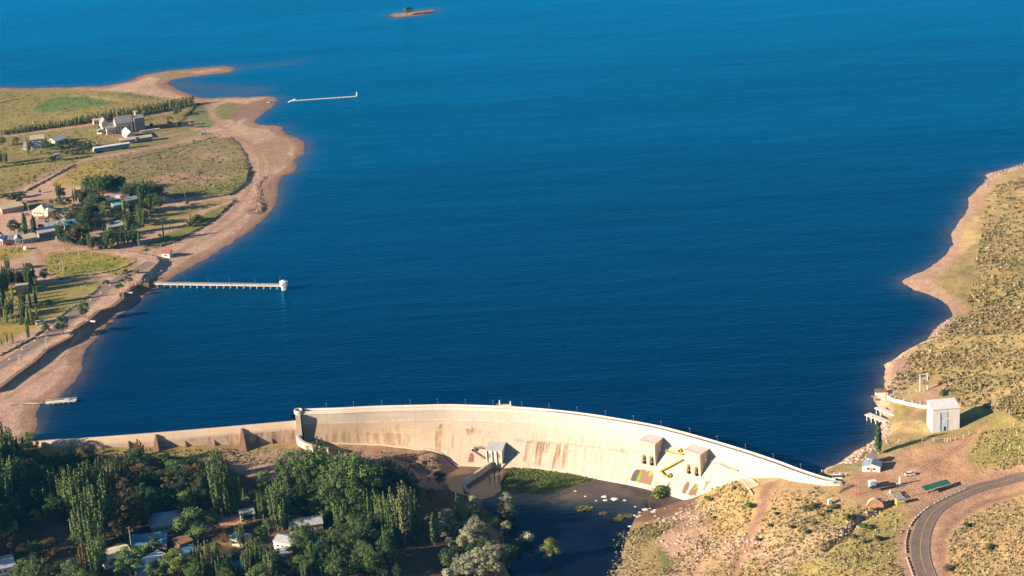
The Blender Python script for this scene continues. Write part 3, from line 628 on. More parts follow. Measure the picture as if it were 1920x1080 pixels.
k = (Zd < -4.0) & (px_ < 830) & (px_ > 600) & (stn > .1) & (Zd < -5.2+vnoise(Sd, 0*Zd, 4, 14)); DC[k] *= np.array((.82, .75, .70))
k = (np.abs(Zd-.7) < .3) & (vnoise(Sd, 0*Zd, 5, 15) > .0); DC[k] *= np.array((.85, .78, .7))
E8 = lambda X, Y: (1160+X/8, 800+Y/8)
BR = (.20, .12, .075); DKS = (.11, .085, .075)
dset([E8(170, 800), E8(215, 700), E8(260, 640), E8(340, 640), E8(380, 632), E8(420, 665), E8(480, 665), E8(520, 710), E8(515, 800), E8(480, 880), E8(300, 845)], (.24, .15, .095))
dset([E8(170, 800), E8(215, 700), E8(260, 640), E8(330, 650), E8(290, 730), E8(255, 825)], DKS)
dset([E8(258, 825), E8(290, 740), E8(330, 660), E8(352, 680), E8(330, 760), E8(290, 835)], (.16, .33, .03), .2)
dset([E8(440, 730), E8(470, 680), E8(505, 700), E8(480, 740)], (.30, .30, .05), .3)
dset([E8(940, 1000), E8(985, 880), E8(1030, 815), E8(1065, 830), E8(1060, 890), E8(1000, 1015)], BR)
dset([E8(1040, 1015), E8(1090, 920), E8(1150, 845), E8(1195, 860), E8(1200, 920), E8(1150, 1040)], BR)
dset([E8(1125, 940), E8(1165, 850), E8(1192, 870), E8(1180, 930)], (.28, .24, .05), .2)
dset([E8(715, 905), E8(745, 830), E8(770, 825), E8(765, 880), E8(735, 935)], BR)
dset([E8(1260, 940), E8(1325, 808), E8(1400, 825), E8(1345, 850), E8(1290, 950)], (.30, .18, .11))
dset([(877, 866), (881, 852), (885, 847), (889, 853), (888, 866)], BR, .2)
M['dam'] = attrmat('dam_concrete', 1.2, .06, bump=.25, bdist=.15, fine=3.0, zs=.35)
dam = thing('arch_dam', 'long curved pale concrete dam with streaked face holding back the blue lake', 'dam', (*AS[len(AS)//2], -20))
def under(o, root):                     # parent keeping the world position
    o.parent = root; o.matrix_parent_inverse = Matrix.Translation(root.location).inverted() if not root.rotation_euler.z else (Matrix.Translation(root.location) @ root.rotation_euler.to_matrix().to_4x4()).inverted(); return o
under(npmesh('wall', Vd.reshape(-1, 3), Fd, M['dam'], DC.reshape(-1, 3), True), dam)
bpy.data.objects['wall'].data.shade_flat()
def ribbon(P, N, o0, o1, z0, z1, zg=None, cap=True):     # solid band along a path
    mb = MB(); n = len(P)
    for i in range(n):
        for o, z in ((o0, z0), (o1, z0), (o1, z1), (o0, z1)):
            q = P[i]-N[i]*o; mb.v.append((q[0], q[1], z+(zg[i] if zg is not None else 0)))
    for i in range(n-1):
        a = i*4; b = a+4
        for j in range(4): mb.f.append((a+j, a+(j+1) % 4, b+(j+1) % 4, b+j))
    if cap: mb.f += [(3, 2, 1, 0), (n*4-4, n*4-3, n*4-2, n*4-1)]
    return mb
kk = slice(6, len(AS)-6, 4)
under(ribbon(AS[kk], AN[kk], .05, .35, ZC-.05, ZC+.95).build('parapet', M['pale']), dam)
under(ribbon(AS[kk], AN[kk], 3.25, 3.55, ZC-.05, ZC+.75).build('parapet', M['pale']), dam)
kc = slice(6, len(AS)-10, 3)
under(ribbon(AS[kc], AN[kc], 3.3, 4.05, ZC-.75, ZC-.3).build('cornice', M['pale']), dam)
mb = MB()
for i in range(260, len(AS)-12, 6):
    p = AS[i]-AN[i]*3.4; mb.cyl((*p, ZC+.7), (*p, ZC+1.5), .05, n=4)
for i in range(260, len(AS)-18, 6):
    a = AS[i]-AN[i]*3.4; b = AS[i+6]-AN[i+6]*3.4; mb.bar((*a, ZC+1.5), (*b, ZC+1.5), .09, .09); mb.bar((*a, ZC+1.15), (*b, ZC+1.15), .06, .06)
under(mb.build('railing', M['dark']), dam)
# toe kerb that follows the ground at the left part of the arch
i0 = int(np.argmin(np.abs(px_[:, 40]-590))); i1 = int(np.argmin(np.abs(px_[:, 20]-868)))
Pk = []
for i in range(i0, i1, 4):
    z = -8.0
    for _ in range(6):
        q = AS[i]-AN[i]*off(z, AK[i]); z = .5*z+.5*float(zat(q[0]-AN[i][0]*1.5, q[1]-AN[i][1]*1.5))
    Pk.append((*(AS[i]-AN[i]*(off(z, AK[i])+.1)), z, *AN[i]))
Pk = np.array(Pk)
under(ribbon(Pk[:, :2], Pk[:, 3:], -.5, .45, -1.5, .55, Pk[:, 2]).build('toe_kerb', M['concrete']), dam)
face = (slice(None), slice(0, 63))
def facehit(x, y):
    d = (px_[face]-x)**2+(py_[face]-y)**2; a, b = np.unravel_index(np.argmin(d), d.shape); return a, float(Vd[a, b, 2])
def facept(x, y, out=0.0):
    i, z = facehit(x, y); q = AS[i]-AN[i]*(off(z, AK[i])+out); return np.array([q[0], q[1], z+out*.3])
# recess boxes and gate hoist on the crest
i, _ = facehit(945, 800)
ic = int(np.argmin(np.abs(px_[:, 64]-945)))
def crestpt(i, o, z=ZC): q = AS[i]-AN[i]*o; return (float(q[0]), float(q[1]), z)
rzc = math.atan2(AT[ic][1], AT[ic][0])
h = thing('gate_hoist', 'small hoist with two posts standing on the middle of the dam crest', 'hoist', crestpt(ic, -1.0), rzc)
MB().box((0, 0, .6), (6.5, 1.6, 1.2)).build('housing', M['concrete'], h)
MB().box((-3.0, 0, 1.4), (.5, .5, 4.0)).build('post', M['pale'], h)
MB().box((2.6, 0, 1.3), (.5, .5, 3.8)).build('post', M['pale'], h)
MB().box((-4.2, .2, .3), (1.2, 1.4, 1.8)).build('winch', M['wood'], h); MB().box((4.0, .2, .2), (1.4, 1.2, 1.2)).build('winch', M['wood'], h)
lampn = 0
for px0 in list(range(612, 1560, 52)):
    i = int(np.argmin(np.abs(px_[:, 64]-px0)))
    if abs(px0-945) < 14: continue
    l = thing('lamp_post', 'slim grey lamp post on the lake side parapet of the curved dam', 'lamp post', crestpt(i, .2, ZC+.9), math.atan2(AT[i][1], AT[i][0]), 'lamp posts along the dam crest')
    MB().cyl((0, 0, 0), (0, 0, 2.9), .06, .05, 6).build('pole', M['metal'], l); MB().bar((0, 0, 2.85), (0, -.6, 2.95), .2, .1).build('lamp_head', M['pale'], l)

# ------------------------------------------------------------------ spillway wall to the left of the arch
WS = resample(smooth(WING, 4), .5); _, WN = frames(WS)
for i in (0, 1): WN[7:-7, i] = np.convolve(WN[:, i], ker, 'valid')
def woff(z): return 1.9+(ZW-z)*(.55 if z > -1.2 else .12)+(.86 if z <= -1.2 else 0)*1.0
wprof = [(1.9+2.7*.5+(-1.2-z)*.14, z) for z in np.arange(-14, -1.19, .4)]+[(2.9, -.6), (2.4, .2), (2.0, .9), (1.6, ZW), (.6, ZW+.1), (0, ZW), (0, -12)]
Vw = np.array([[(*(WS[i]-WN[i]*o), z) for o, z in wprof] for i in range(len(WS))]); K2 = len(wprof)
ii = np.arange(len(WS)*K2).reshape(len(WS), K2)
Fw = np.stack([ii[:-1, :-1], ii[1:, :-1], ii[1:, 1:], ii[:-1, 1:]], -1).reshape(-1, 4)
Zw = Vw[..., 2]; Sw = np.repeat(np.arange(len(WS))[:, None]*.5, K2, 1); pxw, pyw = proj(Vw)
WCo = np.zeros(Zw.shape+(3,)); WCo[:] = (.50, .38, .27)
WCo[Zw > -2.1] = (.58, .46, .33)
t = np.clip((pxw-330)/200, 0, 1)[..., None]
sw = vnoise(Sw, Zw*.15, 1.3, 21, 3); WCo = np.where(((Zw <= -2.1) & (sw > -.05))[..., None], WCo*(1-t*np.array((.25, .32, .34))), WCo)
WCo[(Zw <= -2.1) & (sw > .3)] *= np.array((.7, .62, .6)); WCo *= (1+.12*vnoise(Sw, Zw*2, 5, 22, 4))[..., None]
WCo[(Sw % 18 < .5)] *= .85
wing = thing('spillway_wall', 'low straight brown stained concrete wall running left from the dam tower', 'wall', (*WS[len(WS)//2], -6))
under(npmesh('wall', Vw.reshape(-1, 3), Fw, M['dam'], WCo.reshape(-1, 3)), wing)
for bx, ln, ht, th in ((82, 2.5, 2.6, 1.0), (137, 2.8, 3.0, 1.1), (242, 3.0, 3.4, 1.2), (295, 6.5, 6.6, 3.2), (349, 2.2, 3.0, 1.0), (402, 2.2, 3.0, 1.0), (455, 8.5, 9.0, 4.0), (508, 2.4, 3.4, 1.1)):
    i = int(np.argmin(np.abs(pxw[:, 20]-bx))); n = WN[i]; tt = np.array([n[1], -n[0]]); q = WS[i]-n*3.0
    zf = float(zat(*(WS[i]-n*(3+ln)))); zt = zf+ht
    a = q; b = q-n*ln; mb = MB(); vs_ = []
    for sgn in (-1, 1):
        e = tt*(sgn*th/2)
        e2 = e*.22; vs_ += [(*(a+e2+n*1), zt), (*(a+e+n*1), zf-2), (*(b+e), zf-2), (*(b+e), zf+.3), (*(a+e2-n*.5), zt)]
    mb.add(vs_, [(0, 1, 2, 3, 4), (9, 8, 7, 6, 5), (0, 4, 9, 5), (4, 3, 8, 9), (3, 2, 7, 8)])
    under(mb.build('buttress', M['brick'] if ht > 5 else M['wood']), wing)
# corner tower where the two walls meet
p0 = AS[2]-AN[2]*1.0; rz0 = math.atan2(AT[10][1], AT[10][0])
tw = thing('corner_tower', 'narrow concrete tower with a hollow round cap at the left end of the dam', 'tower', (*p0, -10), rz0)
MB().box((-1.3, -2.2, 5.7), (2.5, 6.4, 21.4)).build('shaft', M['concrete'], tw)
mb = MB()
for k in range(10):
    a = 2*math.pi*k/10; a2 = 2*math.pi*(k+1)/10; r = 2.0; mb.bar((-1.3+r*math.cos(a), -1.2+r*math.sin(a), 17.2), (-1.3+r*math.cos(a2), -1.2+r*math.sin(a2), 17.0), .35, 2.0)
mb.build('cap', M['pale'], tw)
MB().cyl((-1.3, -1.2, 15.9), (-1.3, -1.2, 16.5), 1.9, n=12).build('cap_floor', M['dark'], tw)
# curved retaining wall at its foot
cw = smooth([at(558, 819, -5)[:2], at(561, 826, -6)[:2], at(570, 833, -6.5)[:2], at(582, 837, -7)[:2], at(600, 842, -7.5)[:2], at(616, 845, -8)[:2]], 6); _, cn = frames(cw)
cz = np.linspace(-4.4, -6.8, len(cw))
tag(ribbon(cw, cn, -.7, .7, -6, .3, cz).build('retaining_wall', M['concrete']), 'curved pale retaining wall sweeping down from the foot of the corner tower', 'wall')

# ------------------------------------------------------------------ houses on the dam face
def face_house(pbl, pbr, height, depth, name, label, kind):
    il, zl = facehit(*pbl); ir, zr = facehit(*pbr); zb = (zl+zr)/2
    A = AS[il]-AN[il]*off(zb); B = AS[ir]-AN[ir]*off(zb); w = float(np.linalg.norm(B-A)); rz = math.atan2(B[1]-A[1], B[0]-A[0])
    return thing(name, label, 'building', (A[0], A[1], zb), rz), w, zb
def lean_house(t_, w, h_, dp, drop=.6, wallm='valve_wall', roofm='valve_roof'):
    s_ = .74; mb = MB()            # box whose back disappears into the sloping face
    mb.add([(0, 0, 0), (w, 0, 0), (w, dp, 0), (0, dp, 0), (0, 0, h_), (w, 0, h_), (w, dp, h_+drop), (0, dp, h_+drop)],
           [(3, 2, 1, 0), (0, 1, 5, 4), (1, 2, 6, 5), (2, 3, 7, 6), (3, 0, 4, 7), (4, 5, 6, 7)])
    mb.build('wall', M[wallm], t_)
    r = MB(); e = .45
    r.add([(-e, -e, h_-.02), (w+e, -e, h_-.02), (w+e, dp, h_+drop+.04), (-e, dp, h_+drop+.04), (-e, -e, h_+.33), (w+e, -e, h_+.33), (w+e, dp, h_+drop+.38), (-e, dp, h_+drop+.38)],
          [(3, 2, 1, 0), (0, 1, 5, 4), (1, 2, 6, 5), (2, 3, 7, 6), (3, 0, 4, 7), (4, 5, 6, 7)])
    r.build('roof', M[roofm], t_)
def window(parent, c, sx, sz, axis='x', pane='glass', fr='white', name='window', ft=.12):
    # axis x: in a wall facing -y ; axis y: in a wall facing +x
    f = MB(); g = MB()
    if axis == 'x':
        for dx in (-1, 1): f.box((c[0]+dx*(sx/2), c[1]-.03, c[2]), (ft, .14, sz+ft))
        for dz in (-1, 1): f.box((c[0], c[1]-.03, c[2]+dz*(sz/2)), (sx-ft, .12, ft))
        g.box((c[0], c[1]-.01, c[2]), (sx-ft, .06, sz-ft))
    else:
        for dy in (-1, 1): f.box((c[0]+.03, c[1]+dy*(sx/2), c[2]), (.14, ft, sz+ft))
        for dz in (-1, 1): f.box((c[0]+.03, c[1], c[2]+dz*(sz/2)), (.12, sx-ft, ft))
        g.box((c[0]+.01, c[1], c[2]), (.06, sx-ft, sz-ft))
    fo = f.build(name, M[fr], parent); g.build('pane', M[pane], fo); return fo
for (bl, br, lab, hh) in (((1202, 869), (1229, 877), 'tall concrete valve house on the dam face, left of the yellow pipe', 12.0),
                          ((1285, 888), (1313.5, 897), 'tall concrete valve house on the dam face, right of the yellow pipe', 12.0)):
    t_, w, zb = face_house(bl, br, hh, 9, 'valve_house', lab, 'x'); t_['group'] = 'twin valve houses on the dam'
    lean_house(t_, w, hh, 9.6, .8)
    for fx in (.24, .74): window(t_, (w*fx, 0, hh*.68), w*.18, 2.6, pane='lightpane')
    window(t_, (w, 4.6, hh*.62), 1.2, 2.0, 'y', 'lightpane')
    for fx in (.24, .74):
        mb = MB(); cx = w*fx
        mb.cyl((cx, -.35, hh*.38), (cx, -.9, hh*.26), .75, .6, 10); mb.cyl((cx, -.9, hh*.26), (cx-.1, -1.2, hh*.10), .45, .5, 10); mb.cyl((cx, .1, hh*.38), (cx, -.36, hh*.38), .9, .9, 12)
        mb.build('outlet_pipe', M['wood'], t_)
        mb = MB(); n = 10; vs_ = [(cx+1.25*math.cos(a), -.06, hh*.12-1.25*math.sin(a)*1.0+.3) for a in [math.pi*k/n for k in range(n+1)]]
        vs_ += [(x, -.5, z) for x, _, z in vs_]; mb.add(vs_, [tuple(range(n+1)), tuple(range(2*n+1, n, -1)), ]+[(k, k+n+1, k+n+2, k+1) for k in range(n)])
        mb.build('outlet_hood', M['dark'], t_)
gh, w, zb = face_house((915, 861.5), (943.5, 866.5), 6.6, 6, 'gate_house', 'cream house on stilts at the toe of the dam above the brown channel', 'x')
gh.location.z = zb+.3
off_y = -1.8
g2 = MB(); D_ = 7.2
g2.add([(0, off_y, 0), (w, off_y, 0), (w, D_, 0), (0, D_, 0), (0, off_y, 6.4), (w, off_y, 6.4), (w, D_, 6.9), (0, D_, 6.9)],
       [(3, 2, 1, 0), (0, 1, 5, 4), (1, 2, 6, 5), (2, 3, 7, 6), (3, 0, 4, 7), (4, 5, 6, 7)]); g2.build('wall', M['pale'], gh)
r = MB(); e = .5
r.add([(-e, off_y-e, 6.4), (w+e, off_y-e, 6.4), (w+e, D_, 7.5), (-e, D_, 7.5), (-e, off_y-e, 6.75), (w+e, off_y-e, 6.75), (w+e, D_, 7.85), (-e, D_, 7.85)],
      [(3, 2, 1, 0), (0, 1, 5, 4), (1, 2, 6, 5), (2, 3, 7, 6), (3, 0, 4, 7), (4, 5, 6, 7)]); r.build('roof', M['steel'], gh)
for fx in (.2, .78): window(gh, (w*fx, off_y, 3.3), 1.5, 2.6, pane='greywall', fr='cream')
for fx in (.03, .36, .64, .97): MB().box((w*fx, off_y-.25, 1.0), (.5, .5, 10.0)).build('stilt', M['pale'], gh)
window(gh, (w, 2.2, 4.6), 1.2, 1.0, 'y', 'lightpane')
MB().box((w/2, off_y+1, -.35), (w-.2, 1.6, .5)).build('slab', M['pale'], gh)
# yellow valve covers, pipe and walkways on the face
def cone(px, py, lab, r0=1.3, rot=0):
    p = facept(px, py, .2); i, z = facehit(px, py); n = AN[i]
    c = thing('valve_hood', lab, 'valve hood', p, math.atan2(AT[i][1], AT[i][0]))
    MB().cyl((0, 1.2, 0), (0, -1.0, .2), r0, r0*.9, 10).build('hood', M['yellow'], c); MB().cyl((0, -1.02, .2), (0, -1.2, .22), r0*.62, r0*.6, 10).build('opening', M['dark'], c)
cone(1276.5, 844, 'upper small yellow valve hood between the two valve houses', 1.1)
cone(1257, 891.5, 'lower yellow valve hood at the end of the yellow pipe', 1.2)
pp = [facept(1281, 862, 1.0), facept(1260, 872, 1.2), facept(1240, 883, 1.2), facept(1250, 893, 1.2), facept(1256, 894, 1.0)]
pt = thing('yellow_pipe', 'bright yellow covered pipe zigzagging down the dam face', 'pipe', pp[2]); mb = MB()
for a, b in zip(pp[:-1], pp[1:]): mb.bar(a, b, .75, .65)
under(mb.build('duct', M['yellow']), pt)
for p in pp: under(MB().cyl(p-np.array([0, -1, 1.4]), p, .2, n=6).build('bracket', M['metal']), pt)
def walkway(pts, name, lab, material='tan_roof'):
    Q = [facept(x, y, 1.0) for x, y in pts]; t_ = thing(name, lab, 'walkway', Q[0])
    d = MB(); r_ = MB()
    for a, b in zip(Q[:-1], Q[1:]):
        d.bar(a, b, 1.4, .18); L = np.linalg.norm(b-a); n = max(1, int(L/2))
        r_.bar(a+[0, 0, 1], b+[0, 0, 1], .12, .12)
        for k in range(n+1): q = a+(b-a)*k/n; r_.cyl(q, q+[0, 0, 1], .06, n=4)
    under(d.build('deck', M[material]), t_); under(r_.build('railing', M[material]), t_); return t_
walkway([(1251, 846), (1266, 848.5), (1282, 852)], 'walkway', 'short yellow edged walkway joining the two valve houses', 'yellow')
walkway([(1337, 867), (1352, 871), (1368, 876.5), (1384, 883)], 'walkway', 'thin walkway from the right valve house to the right bank', 'concrete')
walkway([(890, 838.5), (902, 839.5), (914, 841)], 'walkway', 'narrow walkway left of the cream house on stilts', 'brown_roof')
a = facept(893, 847, .8); b = facept(911, 859, .9)
stair = thing('stairway', 'steep brown stair down the dam face beside the house on stilts', 'stairway', a); under(MB().bar(a, b, 1.1, .35).build('flight', M['wood']), stair)
rr = MB(); rr.bar(a+[0, -.5, 1], b+[0, -.5, 1], .1, .1); under(rr.build('railing', M['wood']), stair)
cone(888, 842, 'dark rounded valve hood left of the house on stilts', 1.2)
bpy.data.objects[[o.name for o in bpy.data.objects if o.name.startswith('hood')][-1]].data.materials[0] = M['concrete']
# channel divider wall in the muddy water
dp = [at(922, 865, -15.6)[:2], at(900, 881, -15.6)[:2], at(869, 901, -15.8)[:2], at(872, 912, -16.4)[:2], at(878, 919, -17)[:2]]
dq = np.array(dp); _, dn = frames(dq); dn = np.array(dn)
tag(ribbon(dq, dn, -.6, .6, -5, 0, np.array([-15.4, -15.4, -15.6, -16.6, -17.8])).build('channel_wall', M['concrete']), 'straight concrete divider wall running out from the house on stilts', 'wall')
# ramp walls on the right bank
for pts, lab in (([(1376, 884), (1388, 897), (1400, 912), (1413, 930)], 'long low concrete ramp wall descending the right bank beside the dirt path'),
                 ([(1388, 884), (1398, 892), (1408, 900), (1418, 907)], 'short concrete kerb beside the ramp near the right end of the dam')):
    Q = resample(np.array([G(*p)[:2] for p in pts]), 1.5); _, qn = frames(Q); zg = np.array([float(zat(*q)) for q in Q])
    tag(ribbon(Q, qn, -.22, .22, -2.5, .8, zg).build('ramp_wall', M['concrete']), lab, 'wall')
Q = [G(*p)[:2] for p in ((1376, 886), (1392, 886), (1420, 906), (1414, 926))]
Q2 = smooth([np.array(G(1384, 887)[:2]), np.array(G(1398, 898)[:2]), np.array(G(1414, 915)[:2])], 6)
strip('ramp', Q2, [2.6, 0, -2.6], 0, M['tan_roof'], zoff=.1, ground=True, kind='structure')
# ------------------------------------------------------------------ houses
def house(p1, p2, dp, h_, roof, rh, wallm, roofm, name, label, cat='house', group=None, ridge='x', eave=.4, wins=2, sidewins=1, door=True, z=None, glass='glass', chimney=False):
    A = G(*p1) if z is None else at(*p1, z); B = at(p2[0], p2[1], A[2]); w = float(np.linalg.norm((B-A)[:2])); rz = math.atan2(B[1]-A[1], B[0]-A[0])
    if z is None:
        cs, sn = math.cos(rz), math.sin(rz)
        zz = [float(zat(A[0]+cs*a-sn*b, A[1]+sn*a+cs*b)) for a, b in ((0, 0), (w, 0), (w, dp), (0, dp))]; A[2] = sum(zz)/4
    t_ = thing(name, label, cat, A, rz, group)
    mb = MB(); zb = -1.5
    if roof == 'gable' and ridge == 'x':
        mb.add([(0, 0, zb), (w, 0, zb), (w, dp, zb), (0, dp, zb), (0, 0, h_), (w, 0, h_), (w, dp, h_), (0, dp, h_), (0, dp/2, h_+rh), (w, dp/2, h_+rh)],
               [(3, 2, 1, 0), (0, 1, 5, 4), (2, 3, 7, 6), (1, 2, 6, 9, 5), (3, 0, 4, 8, 7), (4, 5, 9, 8), (8, 9, 6, 7)])
    elif roof == 'gable':
        mb.add([(0, 0, zb), (w, 0, zb), (w, dp, zb), (0, dp, zb), (0, 0, h_), (w, 0, h_), (w, dp, h_), (0, dp, h_), (w/2, 0, h_+rh), (w/2, dp, h_+rh)],
               [(3, 2, 1, 0), (1, 2, 6, 5), (3, 0, 4, 7), (0, 1, 5, 8, 4), (2, 3, 7, 9, 6), (4, 8, 9, 7), (8, 5, 6, 9)])
    else: mb.box((w/2, dp/2, (h_+zb)/2), (w, dp, h_-zb))
    mb.build('wall', M[wallm], t_)
    r = MB(); e = eave; th = .18
    def slab(a, b, c, d): r.add([a, b, c, d]+[(q[0], q[1], q[2]+th) for q in (a, b, c, d)], [(3, 2, 1, 0), (4, 5, 6, 7), (0, 1, 5, 4), (1, 2, 6, 5), (2, 3, 7, 6), (3, 0, 4, 7)])
    if roof == 'gable' and ridge == 'x':
        k = rh/(dp/2)*e; slab((-e, -e, h_-k+.02), (w+e, -e, h_-k+.02), (w+e, dp/2, h_+rh+.02), (-e, dp/2, h_+rh+.02)); slab((-e, dp/2, h_+rh+.02), (w+e, dp/2, h_+rh+.02), (w+e, dp+e, h_-k+.02), (-e, dp+e, h_-k+.02))
    elif roof == 'gable':
        k = rh/(w/2)*e; slab((-e, -e, h_-k+.02), (w/2, -e, h_+rh+.02), (w/2, dp+e, h_+rh+.02), (-e, dp+e, h_-k+.02)); slab((w/2, -e, h_+rh+.02), (w+e, -e, h_-k+.02), (w+e, dp+e, h_-k+.02), (w/2, dp+e, h_+rh+.02))
    elif roof == 'hip':
        i_ = min(w, dp)*.5; a, b, c, d = (-e, -e, h_+.02), (w+e, -e, h_+.02), (w+e, dp+e, h_+.02), (-e, dp+e, h_+.02)
        if w >= dp: p, q = (i_, dp/2, h_+rh), (w-i_+.01, dp/2, h_+rh)
        else: p, q = (w/2, i_, h_+rh), (w/2, dp-i_, h_+rh)
        if w >= dp: r.add([a, b, c, d, p, q], [(3, 2, 1, 0), (0, 1, 5, 4), (1, 2, 5), (2, 3, 4, 5), (3, 0, 4)])
        else: r.add([a, b, c, d, p, q], [(3, 2, 1, 0), (0, 1, 4), (1, 2, 5, 4), (2, 3, 5), (3, 0, 4, 5)])
    elif roof == 'shed': slab((-e, -e, h_+.02), (w+e, -e, h_+.02), (w+e, dp+e, h_+rh+.02), (-e, dp+e, h_+rh+.02)); mb2 = MB(); mb2.add([(0, dp, h_), (w, dp, h_), (w, dp, h_+rh), (0, dp, h_+rh), (w, 0, h_), (0, 0, h_)], [(1, 0, 3, 2), (4, 1, 2), (5, 3, 0)]); mb2.build('gable_wall', M[wallm], t_)
    elif roof == 'arc':
        n = 8; vs_ = []
        for k in range(n+1):
            a = math.pi*k/n; y = dp/2-(dp/2+e)*math.cos(a); z_ = h_+rh*math.sin(a); vs_ += [(-e, y, z_+.02), (w+e, y, z_+.02)]
        r.add(vs_, [(2*k, 2*k+1, 2*k+3, 2*k+2) for k in range(n)]+[tuple(range(2*n, -1, -2)), tuple(range(1, 2*n+2, 2))])
    else: slab((-e, -e, h_+.02), (w+e, -e, h_+.02), (w+e, dp+e, h_+.12), (-e, dp+e, h_+.12))
    ro = r.build('roof', M[roofm], t_)
    if chimney: MB().box((w*.7, dp*.5, h_+rh+.4), (.8, .8, 1.6)).build('chimney', M['white'], ro)
    ww = min(1.4, w/(wins+1)*.6) if wins else 0
    for k in range(wins): window(t_, (w*(k+1)/(wins+1+(1 if door else 0)), 0, h_*.55), ww, min(1.2, h_*.4), pane=glass)
    if door: MB().box((w*(wins+1)/(wins+2), -.02, h_*.35), (min(1.0, w*.2), .12, h_*.7)).build('door', M['wood'], t_)
    for k in range(sidewins): window(t_, (w, dp*(k+1)/(sidewins+1), h_*.55), 1.0, min(1.2, h_*.4), 'y', glass)
    return t_, w
H = house
# farm complex far across the fields
H((219, 250), (250, 245.5), 9, 7.5, 'gable', 4.2, 'cream', 'slate', 'farmhouse', 'large cream farmhouse with a steep slate roof, biggest of the far farm', wins=3)
H((254, 247), (273, 244), 9, 10, 'flat', 0, 'greywall', 'slate', 'farm_tower', 'tall grey roofless looking block at the right end of the far farm', 'building', wins=2, door=False)
H((257, 240), (262, 239), 3, 12.5, 'flat', 0, 'pink', 'pink', 'chimney_stack', 'thin pink square stack rising beside the grey block of the far farm', 'chimney', wins=0, sidewins=0, door=False)
H((192, 245.5), (205, 243.5), 9, 5.5, 'gable', 3.0, 'cream', 'slate', 'farm_annex', 'cream gabled annex at the left of the far farm', ridge='y', wins=1)
H((201, 253.5), (218, 251), 6, 5, 'flat', 0, 'cream', 'slate', 'farm_annex', 'low flat cream annex with dark openings in front of the far farm', wins=2)
H((182, 250), (190, 252), 3, 3.2, 'shed', .8, 'white', 'white_roof', 'shed', 'small white lean-to left of the far farm beside a round bush')
H((239, 263), (254, 260.5), 15, 3.6, 'gable', 2.4, 'cream', 'steel', 'barn', 'cream barn with a pale grey roof in front of the slate farmhouse', ridge='y', wins=1)
H((226, 271.5), (255, 267.5), 4, 3, 'shed', .8, 'greywall', 'tan_roof', 'stable', 'long low stable with tan roof below the cream barn', wins=5, sidewins=0)
H((257, 267), (286, 262.5), 4, 2.8, 'shed', .8, 'greywall', 'tan_roof', 'stable', 'long low stable with tan roof right of the gap, beside the farm track', wins=5, sidewins=0)
H((176, 234), (190, 232), 5, 3, 'flat', 0, 'cream', 'tan_roof', 'shed', 'small flat cream shed behind the left end of the far farm')
H((264, 249.5), (300, 244.5), 1.0, 1.6, 'flat', 0, 'pale', 'pale', 'garden_wall', 'low pale garden wall right of the far farm', 'wall', wins=0, sidewins=0, door=False, eave=.05)
H((45, 281), (52, 280.5), 8, 3, 'gable', 1.6, 'white', 'bluegrey', 'farm_cottage', 'left white cottage wing of the farmstead at the far left')
H((60, 281), (78, 278.5), 7, 3, 'gable', 1.8, 'white', 'bluegrey', 'farm_cottage', 'white cottage with blue grey roof at the far left farmstead', wins=3)
H((58, 272), (84, 269), 9, 4, 'gable', 2, 'cream', 'tan_roof', 'farmhouse', 'pinkish roofed long house behind the white cottages at far left')
H((104, 273), (124, 266), 8, 3.2, 'gable', 1.8, 'cream', 'white_roof', 'farm_cottage', 'white roofed cottage beside the trees near the old train coach')
# old train coach
A = G(177.5, 287.5); B = at(244, 277.5, A[2]); w = np.linalg.norm((B-A)[:2]); rz = math.atan2(B[1]-A[1], B[0]-A[0])
tr = thing('train_coach', 'long blue train coach with a white roof parked in the field', 'train coach', A, rz)
MB().box((w/2, 1.5, 2.2), (w, 3, 2.6)).build('body', M['trainblue'], tr)
mb = MB(); n = 8; vs_ = []
for k in range(n+1):
    a = math.pi*k/n; vs_ += [(-.2, 1.5-1.65*math.cos(a), 3.5+.75*math.sin(a)), (w+.2, 1.5-1.65*math.cos(a), 3.5+.75*math.sin(a))]
mb.add(vs_, [(2*k, 2*k+1, 2*k+3, 2*k+2) for k in range(n)]+[tuple(range(2*n, -1, -2)), tuple(range(1, 2*n+2, 2))]); mb.build('roof', M['white_roof'], tr)
MB().box((-.25, 1.5, 2.1), (.5, 2.8, 3.0)).build('end_wall', M['white'], tr)
for k in range(10): MB().box((w*(k+.7)/10.4, -.04, 2.6), (1.1, .1, .8)).build('window', M['glass'], tr)
for xx in (.14, .86): MB().box((w*xx, 1.5, .45), (4, 2.4, .9)).build('bogie', M['dark'], tr)
# village on the left
H((5, 402), (45, 394.5), 6.5, 3.4, 'shed', .7, 'greywall', 'tan_roof', 'long_shed', 'long dark shed with a tan roof at the left edge of the village', 'shed', wins=5)
H((38, 391), (51, 389), 5, 3, 'gable', 1.3, 'pink', 'orange_roof', 'hut', 'small hut with orange roof behind the long shed')
H((61, 404), (86, 405), 12, 3.2, 'hip', 2.6, 'cream', 'cream_roof', 'bungalow', 'bungalow with broad cream hipped roof in the left village', wins=3)
H((90, 406), (105, 401), 7, 3, 'hip', 1.6, 'cream', 'cream_roof', 'annex', 'smaller cream roofed annex right of the broad cream bungalow')
H((74, 446.5), (112, 439), 7, 3, 'shed', .8, 'greywall', 'steel', 'long_house', 'long house with shiny zinc roof among the village trees', wins=4)
H((86, 433), (112, 429), 6, 2.8, 'shed', .6, 'greywall', 'bluegrey', 'shed', 'dark blue grey shed behind the long zinc roofed house')
H((-8, 459.5), (6, 459), 7, 3.4, 'gable', 1.2, 'white', 'white_roof', 'cottage', 'white cottage cut by the left edge of the view', ridge='y')
H((8, 459), (24, 456.5), 8, 2.8, 'shed', .6, 'greywall', 'slate', 'shed', 'dark shed right of the white cottage at the left edge')
